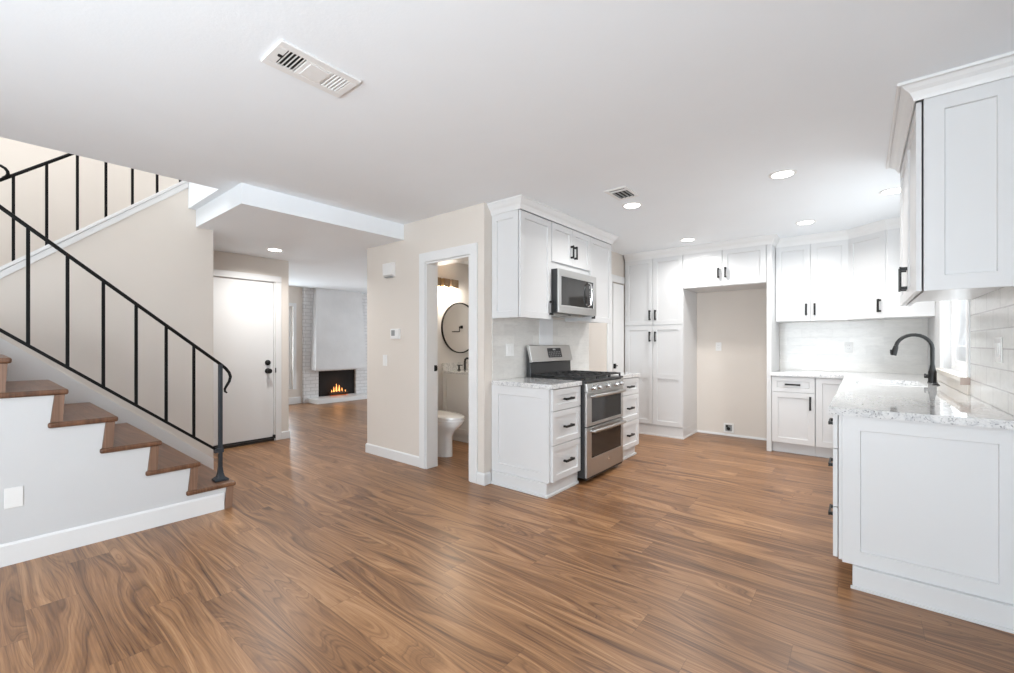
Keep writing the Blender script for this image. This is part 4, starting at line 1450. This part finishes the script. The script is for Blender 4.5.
for k, (yy, h, w) in enumerate(((4.93, 0.13, 0.028), (4.99, 0.19, 0.034), (5.055, 0.16, 0.034), (5.12, 0.10, 0.028), (4.88, 0.07, 0.02), (5.20, 0.05, 0.02))):
    xx = -8.895
    prof = [(w * 0.35, 0), (w * 0.55, h * 0.18), (w * 0.45, h * 0.42), (w * 0.26, h * 0.68), (0.003, h)]
    MB().lathe((xx, yy, 0.165), prof, 10).build('flame', 'flame', fp, smooth=True)
MB().box(-8.93, -8.87, 4.86, 5.26, FZ0 + 0.002, FZ0 + 0.012).build('ember_bed', 'ember', fp)
ld = bpy.data.lights.new('fire_glow', 'POINT')
ld.energy = 0.7
ld.color = (1.0, 0.45, 0.15)
ld.shadow_soft_size = 0.1
lo = bpy.data.objects.new('fire_glow', ld)
COL.objects.link(lo)
lo.location = (-8.85, 5.03, 0.34)

# ================================================================ powder room
BXW = -4.256
tl = thing('toilet', 'white toilet in the powder room', 'toilet', (-3.8, 3.30, 0))


def egg(cx, rx, ry, z, n=28, front=1.0):
    out = []
    for j in range(n):
        a = 2 * math.pi * j / n
        c = math.cos(a)
        k = 1.0 if c < 0 else front
        sq_ = 1.0 - 0.10 * max(0, c)
        out.append((cx - 0.045 + rx * k * c, 3.30 + ry * sq_ * math.sin(a), z))
    return out


mb = MB().loft([egg(-3.74, 0.300, 0.125, 0.0005), egg(-3.74, 0.300, 0.122, 0.02), egg(-3.735, 0.292, 0.118, 0.10), egg(-3.730, 0.290, 0.120, 0.22), egg(-3.715, 0.310, 0.140, 0.285), egg(-3.69, 0.355, 0.165, 0.33), egg(-3.67, 0.385, 0.185, 0.375), egg(-3.665, 0.388, 0.187, 0.395)])
mb.build('bowl', 'porcelain', tl, smooth=True)
mb = MB().loft([egg(-3.66, 0.385, 0.186, 0.3965), egg(-3.66, 0.392, 0.190, 0.404), egg(-3.66, 0.392, 0.190, 0.416), egg(-3.66, 0.385, 0.186, 0.422)])
mb.build('seat', 'porcelain', tl, smooth=True)
mb = MB().loft([egg(-3.66, 0.382, 0.186, 0.4235), egg(-3.66, 0.390, 0.190, 0.430), egg(-3.66, 0.388, 0.188, 0.448), egg(-3.665, 0.35, 0.17, 0.458), egg(-3.67, 0.22, 0.10, 0.463)])
mb.build('lid', 'porcelain', tl, smooth=True)
MB().box(BXW + 0.012, -4.055, 3.30 - 0.20, 3.30 + 0.20, 0.395, 0.76).build('tank', 'porcelain', tl, bevel=0.015, seg=3)
MB().box(BXW + 0.008, -4.048, 3.30 - 0.208, 3.30 + 0.208, 0.7605, 0.79).build('tank_lid', 'porcelain', tl, bevel=0.008, seg=3)

VY0, VY1, VXF = 3.87, 4.53, -3.755
vn = thing('bathroom_vanity', 'light grey vanity cabinet with stone top in the powder room', 'vanity', (-4.0, 4.2, 0))
MB().box(BXW + 0.002, VXF, VY0 + 0.021, VY1, 0.10, 0.855).build('carcass', 'vanity', vn)
FV = Fr((0, VY0 + 0.0205), (1, 0), (0, -1))
MB(FV).shaker(BXW + 0.004, VXF, 0.10, 0.855, 0.0, th=0.018, rail=0.06, rec=0.010).build('end_panel', 'vanity', vn)
FVF = Fr((VXF + 0.001, 0), (0, 1), (1, 0))
vm = (VY0 + VY1) / 2
for a, b, h in ((VY0 + 0.01, vm - 0.002, vm - 0.03), (vm + 0.002, VY1 - 0.004, vm + 0.03)):
    d = MB(FVF).shaker(a, b, 0.115, 0.845, 0.0).build('door', 'vanity', vn)
    MB(FVF).handle(h, 0.70, 0.0205, 0.12).build('handle', 'black', d)
mb = MB().box(BXW + 0.002, VXF - 0.06, VY0 + 0.03, VY1, 0.0005, 0.0995)
mb.box(BXW + 0.002, VXF - 0.05, VY0 + 0.018, VY0 + 0.03, 0.0005, 0.035)
mb.build('toe_kick', 'vanity', vn)
mb = MB().box(BXW + 0.002, VXF + 0.03, VY0 - 0.012, VY1 + 0.01, 0.8555, 0.888)
mb.box(BXW + 0.002, BXW + 0.022, VY0 - 0.012, VY1 + 0.01, 0.888, 0.985)
mb.build('vanity_top', 'stone', vn, bevel=0.002)
bf = thing('bathroom_faucet', 'black widespread faucet on the powder room vanity', 'faucet', (-4.15, 4.18, 0.888))
MB().lathe((-4.15, 4.07, 0.8885), [(0.024, 0), (0.024, 0.006), (0.014, 0.012), (0.012, 0.045), (0.014, 0.06)], 14).build('handle', 'black', bf, smooth=True)
MB().lathe((-4.15, 4.29, 0.8885), [(0.024, 0), (0.024, 0.006), (0.014, 0.012), (0.012, 0.045), (0.014, 0.06)], 14).build('handle', 'black', bf, smooth=True)
mb = MB()
mb.box(-4.18, -4.09, 4.062, 4.078, 0.949, 0.960)
mb.box(-4.18, -4.09, 4.282, 4.298, 0.949, 0.960)
mb.build('lever', 'black', bf)
mb = MB().tube([(-4.15, 4.18, 0.889), (-4.15, 4.18, 1.00), (-4.14, 4.18, 1.03), (-4.11, 4.18, 1.045), (-4.07, 4.18, 1.04), (-4.04, 4.18, 1.02)], 0.014, 10)
mb.build('spout', 'black', bf, smooth=True)

mr = thing('round_mirror', 'round black framed mirror over the vanity', 'mirror', (BXW, 4.19, 1.455))
FM = Fr((BXW, 4.19), (0, 1), (1, 0))
RM = 0.345
mb = MB(FM)
n = 64
rings = []
for (r, v) in ((RM - 0.014, 0.001), (RM, 0.001), (RM, 0.022), (RM - 0.014, 0.022), (RM - 0.014, 0.001)):
    rings.append([(r * math.cos(2 * math.pi * j / n), v, 1.455 + r * math.sin(2 * math.pi * j / n)) for j in range(n)])
mb.loft(rings, cap=False)
bmesh.ops.remove_doubles(mb.bm, verts=mb.bm.verts[:], dist=1e-6)
mb.build('frame', 'black', mr, smooth=True)
MB(FM).lathe((0, 0.002, 1.455), [(RM - 0.0145, 0), (RM - 0.0145, 0.010)], 64, 'v').build('mirror_glass', 'mirror', mr)

vl = thing('vanity_light', 'bronze vanity light bar glowing above the round mirror', 'wall light', (BXW, 3.83, 2.03))
MB(FM).box(-0.60, -0.135, 0.001, 0.050, 2.035, 2.085).build('back_plate', 'bronze', vl, bevel=0.003)
for k in range(3):
    u = -0.52 + k * 0.153
    sh = MB(FM)
    sh.box(u - 0.055, u + 0.055, 0.052, 0.060, 1.965, 2.075)
    sh.box(u - 0.055, u - 0.047, 0.060, 0.130, 1.965, 2.075)
    sh.box(u + 0.047, u + 0.055, 0.060, 0.130, 1.965, 2.075)
    sh.box(u - 0.055, u + 0.055, 0.130, 0.138, 1.965, 2.075)
    s_ = sh.build('lamp_shade', 'amber', vl)
    MB(FM).lathe((u, 0.095, 1.975), [(0.008, 0), (0.022, 0.012), (0.026, 0.03), (0.018, 0.055), (0.012, 0.08)], 14).build('bulb', 'bulb', s_, smooth=True)
    ld = bpy.data.lights.new('vanity_bulb', 'POINT')
    ld.energy = 9.0
    ld.color = (1.0, 0.90, 0.76)
    ld.shadow_soft_size = 0.03
    lo = bpy.data.objects.new('vanity_bulb', ld)
    COL.objects.link(lo)
    lo.location = FM.p(u, 0.095, 1.955)
tr = thing('towel_ring', 'black towel bar seen reflected in the round mirror', 'towel holder', (-3.3, 5.15, 1.5))
FT = Fr((0, 5.15), (1, 0), (0, -1))
mb = MB(FT).box(-3.33, -3.28, 0.001, 0.012, 1.49, 1.54)
mb.box(-3.315, -3.295, 0.012, 0.06, 1.505, 1.525)
mb.build('mount', 'black', tr)
MB(FT).tube([(-3.305, 0.055, 1.515), (-3.305, 0.055, 1.44), (-3.13, 0.055, 1.44)], 0.008, 8).build('bar', 'black', tr)
